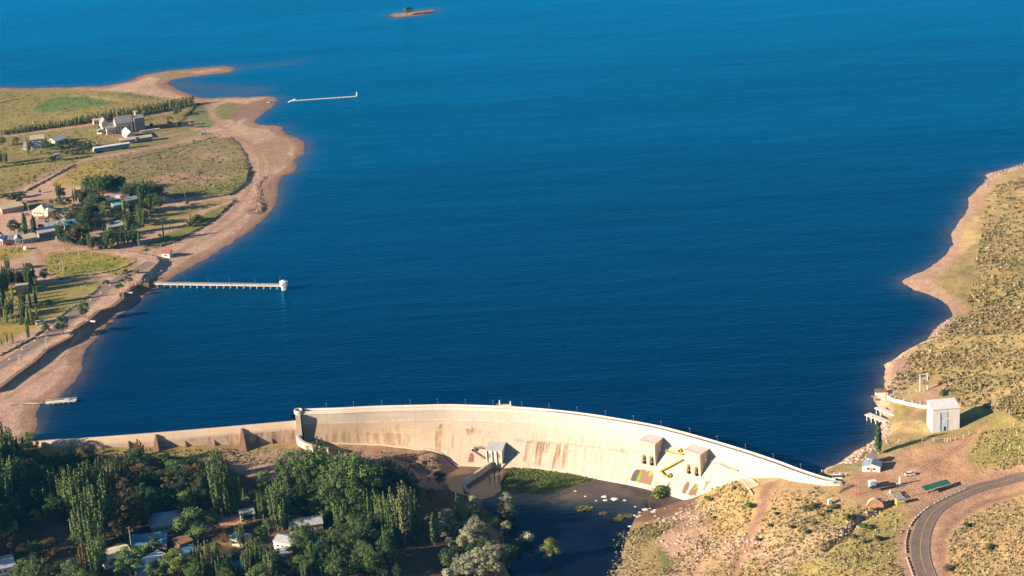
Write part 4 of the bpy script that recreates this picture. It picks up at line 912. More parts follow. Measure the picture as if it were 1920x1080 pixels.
H((28, 458.5), (40, 457), 8, 3, 'gable', 1.3, 'white', 'bluegrey', 'cottage', 'white walled cottage with pale blue roof behind a small dark tree', ridge='y')
H((43, 458), (70, 453), 7, 3, 'shed', .8, 'greywall', 'tan_roof', 'cottage', 'cottage with tan lean-to roof facing the dirt street')
H((122, 431.5), (144, 428), 9, 3.2, 'arc', 1.6, 'greywall', 'blue_roof', 'hall', 'blue arched roof hall among dark village trees')
H((214, 394), (231, 390.5), 6, 3, 'gable', 1, 'greywall', 'skyblue', 'cabin', 'cabin with bright blue roof deep in the village trees')
H((203, 385), (226, 381), 7, 3.2, 'arc', 1.3, 'greywall', 'white_roof', 'hall', 'white arched roof behind the bright blue cabin')
H((240, 385.5), (264, 379.5), 7, 3.2, 'gable', 1, 'greywall', 'bluegrey', 'bungalow', 'blue grey roofed bungalow under the tall village poplars')
H((205, 436), (237, 429.5), 8, 3.2, 'shed', .9, 'greywall', 'steel', 'bungalow', 'zinc roofed bungalow near the dirt street behind thin trees', wins=4)
H((177, 409), (188, 404), 6, 3, 'shed', .6, 'pink', 'white_roof', 'hut', 'small pink walled hut between the village trees')
H((122, 413), (134, 409.5), 6, 3, 'gable', 1, 'cream', 'cream_roof', 'hut', 'cream hut left of the big olive trees of the village')
H((176, 424), (190, 421), 6, 3, 'gable', 1, 'pink', 'orange_roof', 'hut', 'small orange roofed hut in the middle of the village')
H((196, 424), (208, 421), 5, 2.8, 'shed', .7, 'pink', 'tan_roof', 'hut', 'small tan roofed hut above the zinc roofed bungalow')
H((143, 366), (152, 365), 5, 4, 'gable', 1.2, 'pink', 'tan_roof', 'hut', 'pink walled hut at the back edge of the village')
H((164, 363), (174, 361), 5, 3, 'gable', 1.2, 'pink', 'orange_roof', 'hut', 'orange roofed hut half hidden behind the tallest village trees')
H((30, 550), (52, 548), 6, 3.6, 'flat', 0, 'pink', 'tan_roof', 'pavilion', 'pink pavilion under poplars near the left edge', wins=3)
H((303, 482.8), (318.5, 483.2), 5.0, 2.8, 'gable', 1.7, 'white', 'red_roof', 'beach_hut', 'little white hut with a red roof standing on the beach', wins=1, door=False, eave=.25)
# village under the dam
H((-6, 1002), (35, 992), 12, 3.4, 'hip', 1.6, 'greywall', 'bluegrey', 'bungalow', 'blue grey roofed bungalow in deep shade at the bottom left')
H((-8, 1082), (31, 1073), 12, 3.4, 'gable', 2.0, 'white', 'steel', 'cottage', 'white cottage with bright roof in the bottom left corner', ridge='x')
H((285, 1003), (350, 992), 15, 3.6, 'hip', 3.0, 'greywall', 'bluegrey', 'big_bungalow', 'biggest bungalow of the shaded village with blue grey hipped roof', wins=5)
H((249, 1036), (313, 1029), 9, 3.2, 'shed', 1.2, 'cream', 'blue_roof', 'bungalow', 'bungalow with a bright blue sheet roof in the tree village', wins=4)
H((198, 1068), (250, 1053), 13, 3.6, 'gable', 2.0, 'white', 'cream_roof', 'bungalow', 'cream roofed house left of a large round tree in the tree village', wins=3)
H((277, 1070), (311, 1051), 5, 3.2, 'shed', .5, 'greywall', 'white_roof', 'shed', 'long thin white roofed shed beside the cream roofed house')
H((275, 1090), (294, 1080), 8, 3, 'shed', .8, 'greywall', 'blue_roof', 'shed', 'small blue roofed shed at the bottom edge')
H((338, 1033), (362, 1024), 6, 3, 'shed', .8, 'brick', 'brown_roof', 'hut', 'brown roofed hut in the middle of the tree village')
H((345, 1052), (370, 1044), 6, 3, 'shed', .7, 'greywall', 'blue_roof', 'hut', 'blue roofed hut below the brown roofed hut')
H((546, 1003), (606, 994), 9, 3.6, 'gable', 2.2, 'cream', 'steel', 'cottage', 'cream walled cottage with zinc roof, farthest right of the village', wins=3)
H((514, 1029), (546, 1035), 9, 4.0, 'gable', 1.4, 'white', 'steel', 'cottage', 'bright white cottage with two dark openings under zinc roof', ridge='x', wins=2)
H((522, 1060), (550, 1049), 8, 3.2, 'arc', 1.2, 'cream', 'steel', 'shed', 'grey arched roof shed below the bright white cottage')
H((434, 1022), (456, 1026), 7, 3.4, 'gable', 1.3, 'cream', 'skyblue', 'cottage', 'cream cottage with sky blue roof behind thin poplars')
H((448, 1080), (472, 1074), 7, 3, 'shed', .8, 'greywall', 'blue_roof', 'shed', 'blue roofed shed in deep shade near the bottom edge')
H((452, 978), (478, 974), 6, 3, 'shed', .5, 'pale', 'bluegrey', 'garage', 'pale walled garage beside a sandy yard in the tree village', 'garage')
H((448, 950), (466, 946), 6, 3, 'gable', 1, 'greywall', 'bluegrey', 'hut', 'dim blue grey hut behind the sandy yard')
# ------------------------------------------------------------------ right bank
tb, w = H((1748, 812), (1799, 807.5), 10, 11.2, 'shed', .8, 'white', 'white_roof', 'machine_hall', 'tall white machine hall with pale blue doors on the right bank', 'building', wins=0, sidewins=0, door=False, eave=.3)
MB().box((w*.42, -.06, 8.4), (w*.26, .14, 3.0)).build('upper_window', M['bluepanel'], tb)
MB().box((w*.42, -.06, 3.0), (w*.26, .14, 6.0)).build('door', M['bluepanel'], tb)
MB().box((w*.29, -.10, 4.8), (.6, .24, 9.6)).build('downpipe', M['bluegrey'], tb); MB().box((w*.45, -.16, 1.1), (.8, .12, 2.2)).build('wicket', M['dark'], tb)
tk, w = H((1617, 884), (1650, 886.5), 5.5, 2.9, 'gable', 1.2, 'white', 'bluegrey', 'kiosk_house', 'cream lakeside kiosk house with blue grey gable roof and orange door', ridge='y', wins=2, door=False)
MB().box((w*.5, -.06, 1.1), (1.0, .14, 2.2)).build('door', M['orange_roof'], tk)
H((1625, 872), (1640, 873.5), 4.5, 3.4, 'flat', 0, 'white', 'slate', 'kiosk_annex', 'small grey flat roofed annex behind the lakeside kiosk house', wins=1)
def boxkiosk(px, py, sx, sy, sz, material, roofm, label, rz=.2, name='kiosk'):
    p = G(px, py); k = thing(name, label, 'kiosk', p, rz)
    MB().box((0, 0, sz/2-.1), (sx, sy, sz+.2)).build('body', M[material], k); MB().box((0, 0, sz+.1), (sx+.25, sy+.25, .2)).build('roof', M[roofm], k)
    MB().box((0, -sy/2-.03, sz*.62), (sx*.7, .1, sz*.3)).build('hatch', M['lightpane'], k); return k
boxkiosk(1636, 911, 3.1, 2.6, 2.4, 'skyblue', 'white_roof', 'light blue kiosk on the dirt plaza')
boxkiosk(1688, 944, 4.2, 2.4, 2.5, 'yellow', 'bluegrey', 'yellow kiosk in front of the timber canopy')
boxkiosk(1555.5, 945, 1.7, 1.5, 2.2, 'white', 'white_roof', 'small white booth alone on the scrubby slope')
boxkiosk(1516, 926, 1.1, 1.0, 1.2, 'orange_roof', 'tan_roof', 'tiny orange box on the slope left of the white booth')
p = G(1687.5, 909); o = thing('obelisk', 'slender white obelisk standing on the dirt plaza', 'monument', p)
MB().box((0, 0, .15), (2.6, 2.6, .4)).build('plinth', M['pale'], o); MB().cyl((0, 0, .3), (0, 0, 4.0), .75, .35, 4).build('shaft', M['white'], o)
# vehicles
def car(px, py, rz, label, paint='carwhite', van=False, name='parked_car'):
    c = thing(name, label, 'van' if van else 'car', G(px, py), rz); L, Wd = (4.6, 1.8)
    hb = 1.0 if van else .8
    MB().box((0, 0, .35+hb/2), (L, Wd, hb)).build('body', M[paint], c)
    t0, t1, b0, b1, ht = (-2.0, 1.6, -2.2, 2.1, .95) if van else (-1.3, .7, -1.9, 1.3, .6); z0 = .35+hb; mb = MB()
    mb.add([(b0, -.85, z0), (b1, -.85, z0), (b1, .85, z0), (b0, .85, z0), (t0, -.7, z0+ht), (t1, -.7, z0+ht), (t1, .7, z0+ht), (t0, .7, z0+ht)],
           [(0, 1, 5, 4), (1, 2, 6, 5), (2, 3, 7, 6), (3, 0, 4, 7)]); mb.build('windows', M['glass'], c)
    MB().box(((t0+t1)/2, 0, z0+ht+.04), (t1-t0+.1, 1.5, .1)).build('roof', M[paint], c)
    for x in (-1.4, 1.4):
        for y in (-.85, .85): MB().cyl((x, y-.1, .33), (x, y+.1, .33), .33, n=10).build('wheel', M['tyre'], c)
    return c
car(1706, 891.5, .12, 'white car parked alone in the middle of the dirt plaza')
car(1570, 905.5, -.15, 'white van parked at the right end of the dam', van=True)
car(49, 403.5, .3, 'white car parked beside the end of the long shed')
car(78, 410, .25, 'white car parked in front of the cream bungalow')
car(17, 459.5, .3, 'red car parked in front of the dark shed', 'carred')
car(167, 601.5, .5, 'white car under the round promenade tree')
car(75, 607.5, .5, 'white van on the shore road near two small trees', van=True)
car(107, 294.5, .35, 'white van parked in shade near the old train coach', van=True)
car(381, 252, .3, 'white car on the track beside the beach at the far farm')
p = G(49, 467.5); o = thing('water_tank', 'round white tank beside the dirt street of the village', 'tank', p)
mb = MB(); mb.cyl((0, 0, 0), (0, 0, 1.6), 1.5, 1.5, 14).build('tank', M['white'], o); MB().cyl((0, 0, 1.6), (0, 0, 2.1), 1.5, .3, 14).build('lid', M['white'], o)
# play area and canopies
def posts_thing(name, label, cat, base, parts):
    t_ = thing(name, label, cat, base); [under(mb.build(n, M[m_]), t_) for n, mb, m_ in parts]; return t_
A = G(1626, 951); B = G(1653, 949); cx = (A+B)/2; rz = math.atan2(B[1]-A[1], B[0]-A[0]); w = np.linalg.norm((B-A)[:2])
o = thing('arched_shelter', 'orange arched shelter with curved roof beside the gully', 'shelter', A, rz-.45)
n = 12; arc = [(w/2-w/2*math.cos(math.pi*k/n), 3.6*math.sin(math.pi*k/n)) for k in range(n+1)]
mb = MB(); mb.add([(x, 0, z) for x, z in arc]+[(x, .15, z) for x, z in arc], [tuple(range(n+1)), tuple(range(2*n+1, n, -1))]); mb.build('end_wall', M['orange_roof'], o)
mb = MB(); mb.add([(x, y, z+.06) for x, z in arc for y in (-.2, 2.6)], [(2*k, 2*k+2, 2*k+3, 2*k+1) for k in range(n)]); sol = mb.build('roof', M['tan_roof'], o)
md = sol.modifiers.new('thick', 'SOLIDIFY'); md.thickness = .15; md.offset = 1
A = G(1669, 946); o = thing('timber_canopy', 'timber frame canopy with yellow slats behind the yellow kiosk', 'canopy', A, .1)
for x in (0, 5.5):
    for y in (0, 6): MB().cyl((x, y, -.3), (x, y, 3.2), .12, n=6).build('post', M['pole'], o)
mb = MB()
for k in range(6): mb.bar((k*1.1, -.6, 3.3+.1*(k % 2)), (k*1.1, 6.8, 3.3), .75, .08)
mb.build('slatted_roof', M['tan_roof'], o)
MB().cyl((1.5, 5, 3.3), (1.5, 5, 4.8), .6, .4, 8).build('tank', M['pale'], o)
A = G(1700, 932); o = thing('swing_frame', 'dark red swing frame between yellow kiosk and green canopy', 'swing', A, .1)
for x in (0, 2.8): MB().cyl((x, 0, -.2), (x, 0, 3.2), .1, n=6).build('post', M['brown_roof'], o)
MB().bar((-.2, 0, 3.0), (3.0, 0, 3.0), .14, .14).build('crossbar', M['brown_roof'], o); MB().box((1.4, 0, .5), (1.2, .4, .08)).build('seat', M['wood'], o)
for x in (.85, 1.95): MB().bar((x, 0, .5), (x, 0, 3.0), .05, .05).build('chain', M['metal'], o)
A = G(1735, 930); B = G(1783, 914); rz = math.atan2(B[1]-A[1], B[0]-A[0]); w = np.linalg.norm((B-A)[:2])
o = thing('green_canopy', 'long green roofed market canopy parallel to the road', 'canopy', A, rz)
mb = MB(); mb.add([(0, 0, 2.6), (w, 0, 2.6), (w, 3.4, 3.3), (0, 3.4, 3.3), (0, 0, 2.72), (w, 0, 2.72), (w, 3.4, 3.42), (0, 3.4, 3.42)], [(3, 2, 1, 0), (4, 5, 6, 7), (0, 1, 5, 4), (1, 2, 6, 5), (2, 3, 7, 6), (3, 0, 4, 7)]); mb.build('roof', M['green'], o)
for k in range(5):
    for y in (.3, 3.1): MB().cyl((w*(.03+.235*k), y, -.4), (w*(.03+.235*k), y, 2.65), .08, n=5).build('post', M['metal'], o)
MB().box((w*.5, 1.7, .4), (w*.7, .8, .8)).build('bench', M['wood'], o)
A = G(1606, 928); o = thing('lattice_mast', 'red and white lattice mast leaning wires at the dam end', 'mast', A)
for j in range(4):
    mb = MB(); z0, z1 = j*1.7, j*1.7+1.7; r0 = .8-.14*j; r1 = r0-.14
    for sx, sy in ((-1, -1), (1, -1), (1, 1), (-1, 1)): mb.bar((sx*r0, sy*r0, z0), (sx*r1, sy*r1, z1), .07, .07)
    for (a, b) in (((-1, -1), (1, -1)), ((1, -1), (1, 1)), ((1, 1), (-1, 1)), ((-1, 1), (-1, -1))): mb.bar((a[0]*r0, a[1]*r0, z0), (b[0]*r1, b[1]*r1, z1), .05, .05)
    mb.build('section', M['red' if j % 2 == 0 else 'pink'], o)
A = G(1572, 926); o = thing('timber_ramp', 'dark leaning timber trestle at the right end of the dam', 'trestle', A, 1.0)
MB().bar((0, 0, 0), (5, 0, 3.2), .5, .25).build('beam', M['wood'], o); MB().bar((.5, .9, 0), (5.5, .9, 3.0), .5, .25).build('beam', M['wood'], o)
for x in (2.2, 4.4): MB().bar((x, .45, 0), (x, .45, x*.62), .25, .25).build('prop', M['wood'], o)
# yellow road sign
A = G(1757.5, 999); o = thing('road_sign', 'yellow diamond road sign on the inside of the bend', 'road sign', A)
MB().cyl((0, 0, 0), (0, 0, 2.2), .06, n=5).build('post', M['pole'], o); b = MB(); b.add([(0, -.08, 1.4), (.8, -.08, 2.2), (0, -.08, 3.0), (-.8, -.08, 2.2), (0, -.02, 1.4), (.8, -.02, 2.2), (0, -.02, 3.0), (-.8, -.02, 2.2)], [(0, 1, 2, 3), (7, 6, 5, 4), (0, 4, 5, 1), (1, 5, 6, 2), (2, 6, 7, 3), (3, 7, 4, 0)]); b.build('plate', M['yellow'], o)
# road with markings and low block wall
_, RN = frames(ROAD)
strip('road', ROAD, [3.9, 2, 0, -2, -3.9], 0, M['asphalt'], zoff=.14, ground=True, kind='structure')
strip('road_centre_line', ROAD, [.12, -.12], 0, M['line_yellow'], zoff=.24, ground=True, kind='structure')
for o_ in (3.45, -3.45): strip('road_edge_line', ROAD, [o_+.08, o_-.08], 0, M['line_white'], zoff=.22, ground=True, kind='structure')
LW = resample(smooth([G(*p)[:2] for p in ((1714, 1085), (1705, 1060), (1699, 1040), (1698, 1015), (1704, 992), (1714, 975), (1731, 959), (1752, 945), (1775, 933), (1800, 922), (1828, 911))], 5), 2.6)
_, ln_ = frames(LW)
for i in range(len(LW)-1):
    if i % 9 == 7: continue
    a, b = LW[i], LW[i+1]; mid = (a+b)/2; rz = math.atan2(*(b-a)[::-1])
    o = MB().box((0, 0, 0), (2.1, .45, .7)).build('kerb_block', M['concrete'])
    o.location = (*mid, float(zat(*mid))+.2); o.rotation_euler = (0, 0, rz)
    tag(o, 'low whitish block in the broken line along the outside of the road bend', 'kerb block', 'kerb blocks along the road bend')
# transformer frame on the shore
A = G(1732, 733); o = thing('transformer_frame', 'tall white two legged transformer frame by the right shore path', 'transformer', A, .1)
for x in (-1.9, 1.9): MB().box((x, 0, 4.5), (.45, .45, 9.6)).build('leg', M['white'], o)
for z in (9.0, 6.6, 3.6): MB().box((0, 0, z), (3.8, .35, .35)).build('crossbar', M['white'], o)
MB().box((0, 0, 4.6), (1.7, 1.1, 1.7)).build('transformer', M['greywall'], o); MB().box((2.3, .6, 6.5), (.9, .6, 1.4)).build('switch_box', M['dark'], o)
# intake platforms standing in the lake
A = at(1642, 752, 0); o = thing('pump_house', 'small white pump house on legs over the water at the right shore', 'pump house', A, -.1)
MB().box((2.6, 2, 3.0), (5.4, 3.8, 3.4)).build('wall', M['pale'], o); MB().box((2.6, 2, 4.8), (6, 4.4, .25)).build('roof', M['brown_roof'], o)
for x in (.3, 4.9):
    for y in (.4, 3.6): MB().cyl((x, y, -3), (x, y, 1.4), .25, n=6).build('leg', M['concrete'], o)
MB().box((2.6, -1.2, 1.4), (6.5, 2.6, .25)).build('deck', M['brown_roof'], o); MB().box((-1.2, 0, 2.6), (2.2, .6, .5)).build('gantry', M['orange_roof'], o)
def pier(p1, p2, z, wdt, label, name='intake_platform', legs=3, material='pale'):
    A = at(*p1, z); B = at(*p2, z); w = float(np.linalg.norm(B-A)); rz = math.atan2(B[1]-A[1], B[0]-A[0]); o = thing(name, label, 'pier', (A[0], A[1], 0), rz)
    MB().box((w/2, 0, z-.2), (w, wdt, .5)).build('deck', M[material], o)
    for k in range(legs):
        for y in (-wdt*.35, wdt*.35): MB().box((1+k*3.0, y, z/2-1.6), (.4, .4, z+2.8)).build('leg', M['concrete'], o)
    return o
pier((1644, 763), (1700, 786), 3.2, 3.2, 'upper sloping concrete intake slab jutting over the lake', legs=3)
pier((1626, 775.5), (1664, 790), 3.2, 3.4, 'lower concrete intake slab on legs jutting farthest over the lake', legs=3)
o = thing('low_wall', 'long low concrete wall from the pump house to the machine hall', 'wall', G(1690, 770))
Q = smooth([at(*p, 4.5)[:2] for p in ((1664, 742), (1684, 755), (1705, 766), (1725, 775), (1742, 779))], 4); _, qn = frames(Q); zg = np.array([max(float(zat(*q)), 1.5) for q in Q])
under(ribbon(Q, qn, -.35, .35, -3, 1.6, zg).build('body', M['pale']), o)
for k in range(0, len(Q), 3): under(MB().box((*Q[k], zg[k]+1.7), (.35, .35, 3.2)).build('post', M['pale']), o)
# ------------------------------------------------------------------ fences
def fence(pts, name, label, step=4.0, hgt=1.6, pm='pale', rails=True, grp=None, th=.28):
    P = resample(np.array([G(*p)[:2] for p in pts]), step); t_ = thing(name, label, 'fence', (*P[0], float(zat(*P[0]))), 0, grp)
    for p in P:
        z = float(zat(*p)); under(MB().box((p[0], p[1], z+hgt/2-.2), (th, th, hgt+.4)).build('post', M[pm]), t_)
    if rails:
        mb = MB()
        for a, b in zip(P[:-1], P[1:]):
            za, zb = float(zat(*a)), float(zat(*b))
            for f_ in (.45, .9): mb.bar((*a, za+hgt*f_), (*b, zb+hgt*f_), .06, .06)
        under(mb.build('wires', M['pole']), t_)
    return t_
fence([(1641, 833), (1660, 832), (1690, 829), (1720, 828), (1775, 829)], 'post_fence', 'fence of white posts below the machine hall', 5.5, 2.0)
fence([(1776, 829), (1794, 825), (1812, 820), (1822, 812)], 'post_fence', 'white post fence beside the machine hall shadow', 4.0, 2.0)
fence([(1639, 832), (1636, 842), (1630, 852), (1622, 862)], 'post_fence', 'short fence of pale posts down the rocks near the kiosk house', 2.2, 1.4)
fence([(1660, 742), (1700, 738), (1740, 735)], 'post_fence', 'pale posts beside the pump house', 4.0, 1.8)
fence([(1870, 762), (1892, 775), (1905, 810), (1912, 845)], 'post_fence', 'sparse white posts climbing the right hillside', 12, 2.0, rails=False)
fence([(1820, 845), (1868, 842), (1900, 838), (1920, 838)], 'post_fence', 'thin posts crossing the grass right of the plaza', 9, 2.2, rails=False, pm='pole', th=.2)
fence([(1541, 893.5), (1553, 895), (1566, 895), (1578, 893), (1592, 894)], 'post_fence', 'white posts around the right end of the dam', 3.2, 2.2, th=.4)
fence([(1905, 1085), (1890, 1050), (1902, 1010), (1925, 975)], 'roadside_fence', 'dark fence crossing the scrub at the bottom right corner', 4, 1.3, pm='wood')
gp_ = fence([(1777, 828), (1785, 828)], 'gate', 'small pale gate in the fence below the machine hall', 1.2, 2.0)
fence([(1852, 330), (1862, 327), (1880, 322), (1905, 314), (1922, 309)], 'guard_posts', 'row of white guard posts at the top of the right shore', 3.0, 1.5)
# ------------------------------------------------------------------ left shore: road, promenade, jetties, poles
P = path3([(-120, 752), (0, 686), (50, 655), (95, 628), (130, 598), (165, 567), (200, 540), (232, 519), (262, 504), (283, 492)], 8)
strip('shore_road', P, [4.2, 2, 0, -2, -4.2], 0, M['asphalt_pink'], zoff=.12, ground=True, kind='structure')
for o_ in (4.6, -4.6):
    strip('kerb', P, [o_+.2, o_-.2], 0, M['concrete'], zoff=.22, ground=True, kind='structure')
WL = [at(*p, 3.2)[:2] for p in ((-60, 742), (0, 727), (33, 701), (66, 677), (90, 654), (133, 632), (140, 621), (148, 612), (167, 600), (187, 582), (212, 575), (231, 560), (230, 550), (244, 543), (257, 533), (283, 531))]
WLr = resample(np.array(WL), 1.5); _, wn_ = frames(WLr)
tag(ribbon(WLr, wn_, -.6, .6, -1, 3.4).build('promenade_wall', M['brick']), 'zigzag retaining wall of the promenade above the shaded beach', 'wall')  # dark brown stands in for the wall's shaded face
def jetty(p1, p2, z, wd, name, label, nleg, rail=True, lamps=(), dive=3):
    A = at(*p1, z); B = at(*p2, z); w = float(np.linalg.norm(B-A)); rz = math.atan2(B[1]-A[1], B[0]-A[0]); o = thing(name, label, 'jetty', (A[0], A[1], 0), rz)
    MB().box((w/2, 0, z), (w, wd, .3)).build('deck', M['pale'], o)
    for k in range(nleg):
        x = w*(k+.5)/nleg; l = MB(); 
        for y in (-wd*.4, wd*.4): l.cyl((x, y, -dive), (x, y, z), .17, n=6)
        l.bar((x, -wd*.55, z-.3), (x, wd*.55, z-.3), .25, .3); l.build('trestle', M['concrete'], o)
    if rail:
        n = int(w/1.7)
        for y in (-wd/2+.1, wd/2-.1):
            mb = MB(); mb.bar((0, y, z+1.05), (w, y, z+1.05), .08, .08); mb.bar((0, y, z+.6), (w, y, z+.6), .05, .05)
            for k in range(n+1): mb.cyl((w*k/n, y, z), (w*k/n, y, z+1.05), .06, n=4)
            mb.build('railing', M['pale'], o)
    for x in lamps: MB().cyl((w*x, wd*.4, z), (w*x, wd*.4, z+4.5), .06, n=5).build('lamp_pole', M['metal'], o)
    return o, A, B, rz
jo, A, B, rz = jetty((289, 532.5), (526, 536), 2.0, 2.0, 'jetty', 'long straight pale jetty leading to the white water tower', 19, lamps=(.25, .43, .6, .8))
t_ = thing('intake_tower', 'white round intake tower standing in the lake at the jetty end', 'tower', (*at(533, 543, 0)[:2], 0), rz)
MB().cyl((0, 0, -6), (0, 0, 2.2), 1.75, 1.75, 8).build('shaft', M['white'], t_)
MB().cyl((0, 0, 2.2), (0, 0, 5.2), 2.3, 2.5, 8).build('cabin', M['white'], t_); MB().cyl((0, 0, 5.2), (0, 0, 6.1), 2.7, .4, 8).build('roof', M['white_roof'], t_)
MB().cyl((-2.0, 0, 4.8), (-2.0, 0, 8.4), .06, n=4).build('aerial', M['metal'], t_)
MB().box((-.5, -2.38, 3.6), (.6, .1, .9)).build('window', M['glass'], t_)
jetty((546, 189), (668, 180.5), .9, 1.3, 'far_jetty', 'far long narrow pier lying alone in the open water', 17, rail=False)
A = at(669, 180, 0); o = thing('beacon', 'small white beacon post at the end of the far pier', 'beacon', A); MB().cyl((0, 0, -2), (0, 0, 1.2), .6, n=6).build('base', M['pale'], o); MB().box((0, 0, 2.2), (.9, .9, 2)).build('box', M['white'], o)
o = MB().bar((0, 0, 0), (5.0, 4.5, 1.0), 1.6, .3).build('gangway', M['white']); o.location = at(541, 191.5, 0); tag(o, 'short bent gangway at the near end of the far pier', 'gangway')
o, A, B, rz = jetty((86, 755), (143, 750), .9, 3.2, 'boat_dock', 'short white dock with railings at the lower left beach', 6)
boxk = MB().box((11, .2, 1.5), (2.2, 1.2, .9)).build('bench', M['bluepanel'], o)
Q = smooth([G(*p)[:2] for p in ((18, 761), (45, 757), (70, 757), (88, 756))], 4); mb = MB()
for a, b in zip(Q[:-1], Q[1:]): mb.bar((*a, float(zat(*a))+.25), (*b, float(zat(*b))+.25), .3, .3)
tag(mb.build('mooring_pipe', M['stone']), 'thin pale pipe on the sand leading to the short dock', 'pipe')
def boat(px, py, rz, label, L=5.0):
    o = thing('boat', label, 'boat', G(px, py), rz); mb = MB(); n = 6; pts = []
    for k in range(n+1):
        t = k/n; pts.append((L*(t-.5), .85*(1-t**3)))
    ring = [(x, -y) for x, y in pts]+[(x, y) for x, y in pts[::-1][1:]]
    mb.add([(x, y, .75) for x, y in ring]+[(x*.85, y*.5, 0) for x, y in ring], [tuple(range(len(ring)))]+[(i, len(ring)+i, len(ring)+(i+1) % len(ring), (i+1) % len(ring)) for i in range(len(ring))]+[tuple(range(2*len(ring)-1, len(ring)-1, -1))])
    mb.build('hull', M['carwhite'], o); MB().box((.2, 0, .95), (1.4, 1.0, .5)).build('cabin', M['glass'], o)
boat(508, 193, .3, 'small pale boat pulled up on the far sandy point', 6.5)
boat(297, 511.5, .4, 'small white boat on the sand by the promenade end', 3.5); boat(304, 509, .8, 'second small boat on the sand by the promenade end', 3)
def pole(b, ttop, label, arms=1, name='utility_pole', m_='pole', grp=None):
    P = G(*b); hh = max(3, (b[1]-ttop)*mpp(P)/math.cos(PITCH)); o = thing(name, label, 'pole', P, .4, grp)
    MB().cyl((0, 0, -.5), (0, 0, hh), .2, .12, 6).build('post', M[m_], o)
    if arms: MB().box((0, 0, hh-.5), (2.2, .16, .16)).build('crossarm', M[m_], o)
    return o
for b, tp, lab in (((206, 464), 433, 'tallest pale utility pole in front of the village trees'), ((281, 412), 393, 'utility pole at the right edge of the village grove'), ((348, 378), 361, 'utility pole alone in the shadow stripes near the scrub field'),
        ((308, 446), 420, 'utility pole in the grass right of the village'), ((121, 477), 459, 'utility pole beside the village street, left of the middle'), ((149, 484), 462, 'utility pole at the top edge of the oval green'),
        ((172, 480), 465, 'short utility pole beside the village street'), ((229, 487), 472, 'utility pole near the right tip of the oval green'), ((33, 469), 454, 'utility pole in front of the pale blue roofed cottage'),
        ((291.7, 483), 472, 'short pole left of the red roofed beach hut'), ((92, 399), 385, 'utility pole beside the cream bungalow'), ((54, 398), 384, 'utility pole at the right end of the long shed'),
        ((399, 243), 232, 'pole where the far track meets the beach'), ((377, 238), 226, 'pole on the pale grass near the far beach'), ((248, 1040), 985, 'tall bare pole above the sandy track of the tree village'), ((135, 1012), 972, 'bare pole at the edge of the dark yard, bottom left')):
    pole(b, tp, lab)
for k, (bx, by, ty) in enumerate(((113.5, 507, 486), (119, 509, 483))): pole((bx, by), ty, ('left' if k == 0 else 'right')+' pole of the tall pair standing in the oval green', 1)
for b, tp, lab in (((87.6, 654), 633, 'curved white street lamp on the promenade edge'), ((36, 680), 667, 'curved white street lamp nearer the left edge of the promenade')):
    P = G(*b); hh = (b[1]-tp)*mpp(P)/math.cos(PITCH); o = thing('street_lamp', lab, 'street lamp', P)
    MB().cyl((0, 0, -.5), (0, 0, hh), .12, .08, 6).build('post', M['white'], o); MB().bar((0, 0, hh), (1.6, .3, hh+.35), .3, .14).build('lamp_head', M['white'], o)
for bx, by in ((189.3, 552), (170, 565), (130, 594), (65.7, 642), (42, 659), (18.5, 677), (207, 538), (116, 572)):
    P = G(bx, by); o = thing('globe_lamp', 'white globe lamp on a low post along the shore road', 'globe lamp', P, 0, 'globe lamps along the shore road')
    MB().cyl((0, 0, -.3), (0, 0, .9), .1, n=5).build('post', M['concrete'], o)
    me = bpy.data.meshes.new('globe'); import bmesh; bm = bmesh.new(); bmesh.ops.create_uvsphere(bm, u_segments=8, v_segments=6, radius=.42, matrix=Matrix.Translation((0, 0, 1.2))); bm.to_mesh(me); bm.free(); me.materials.append(M['white']); link('globe', me, o)
for a, b in (((193, 524), (197, 512)), ): pass
fence([(255, 537), (262, 534), (272, 532), (281, 534)], 'gate_posts', 'pale gate posts where the jetty meets the promenade', 2.5, 2.6, rails=False)
fence([(28, 650), (45, 643), (58, 634), (72, 622)], 'post_fence', 'row of pale posts left of the shore road', 4, 1.2, rails=False)
mb = MB(); A = G(163, 603)
o = thing('slipway', 'short white steps projecting from the promenade wall', 'steps', A, -.35); MB().box((2.5, 0, .5), (6, 1.2, .5)).build('ramp', M['white'], o)
o = thing('slipway', 'short pale steps projecting from the wall near the jetty', 'steps', G(232, 549), -.25); MB().box((2.6, 0, .4), (6, 1.0, .5)).build('ramp', M['pale'], o)

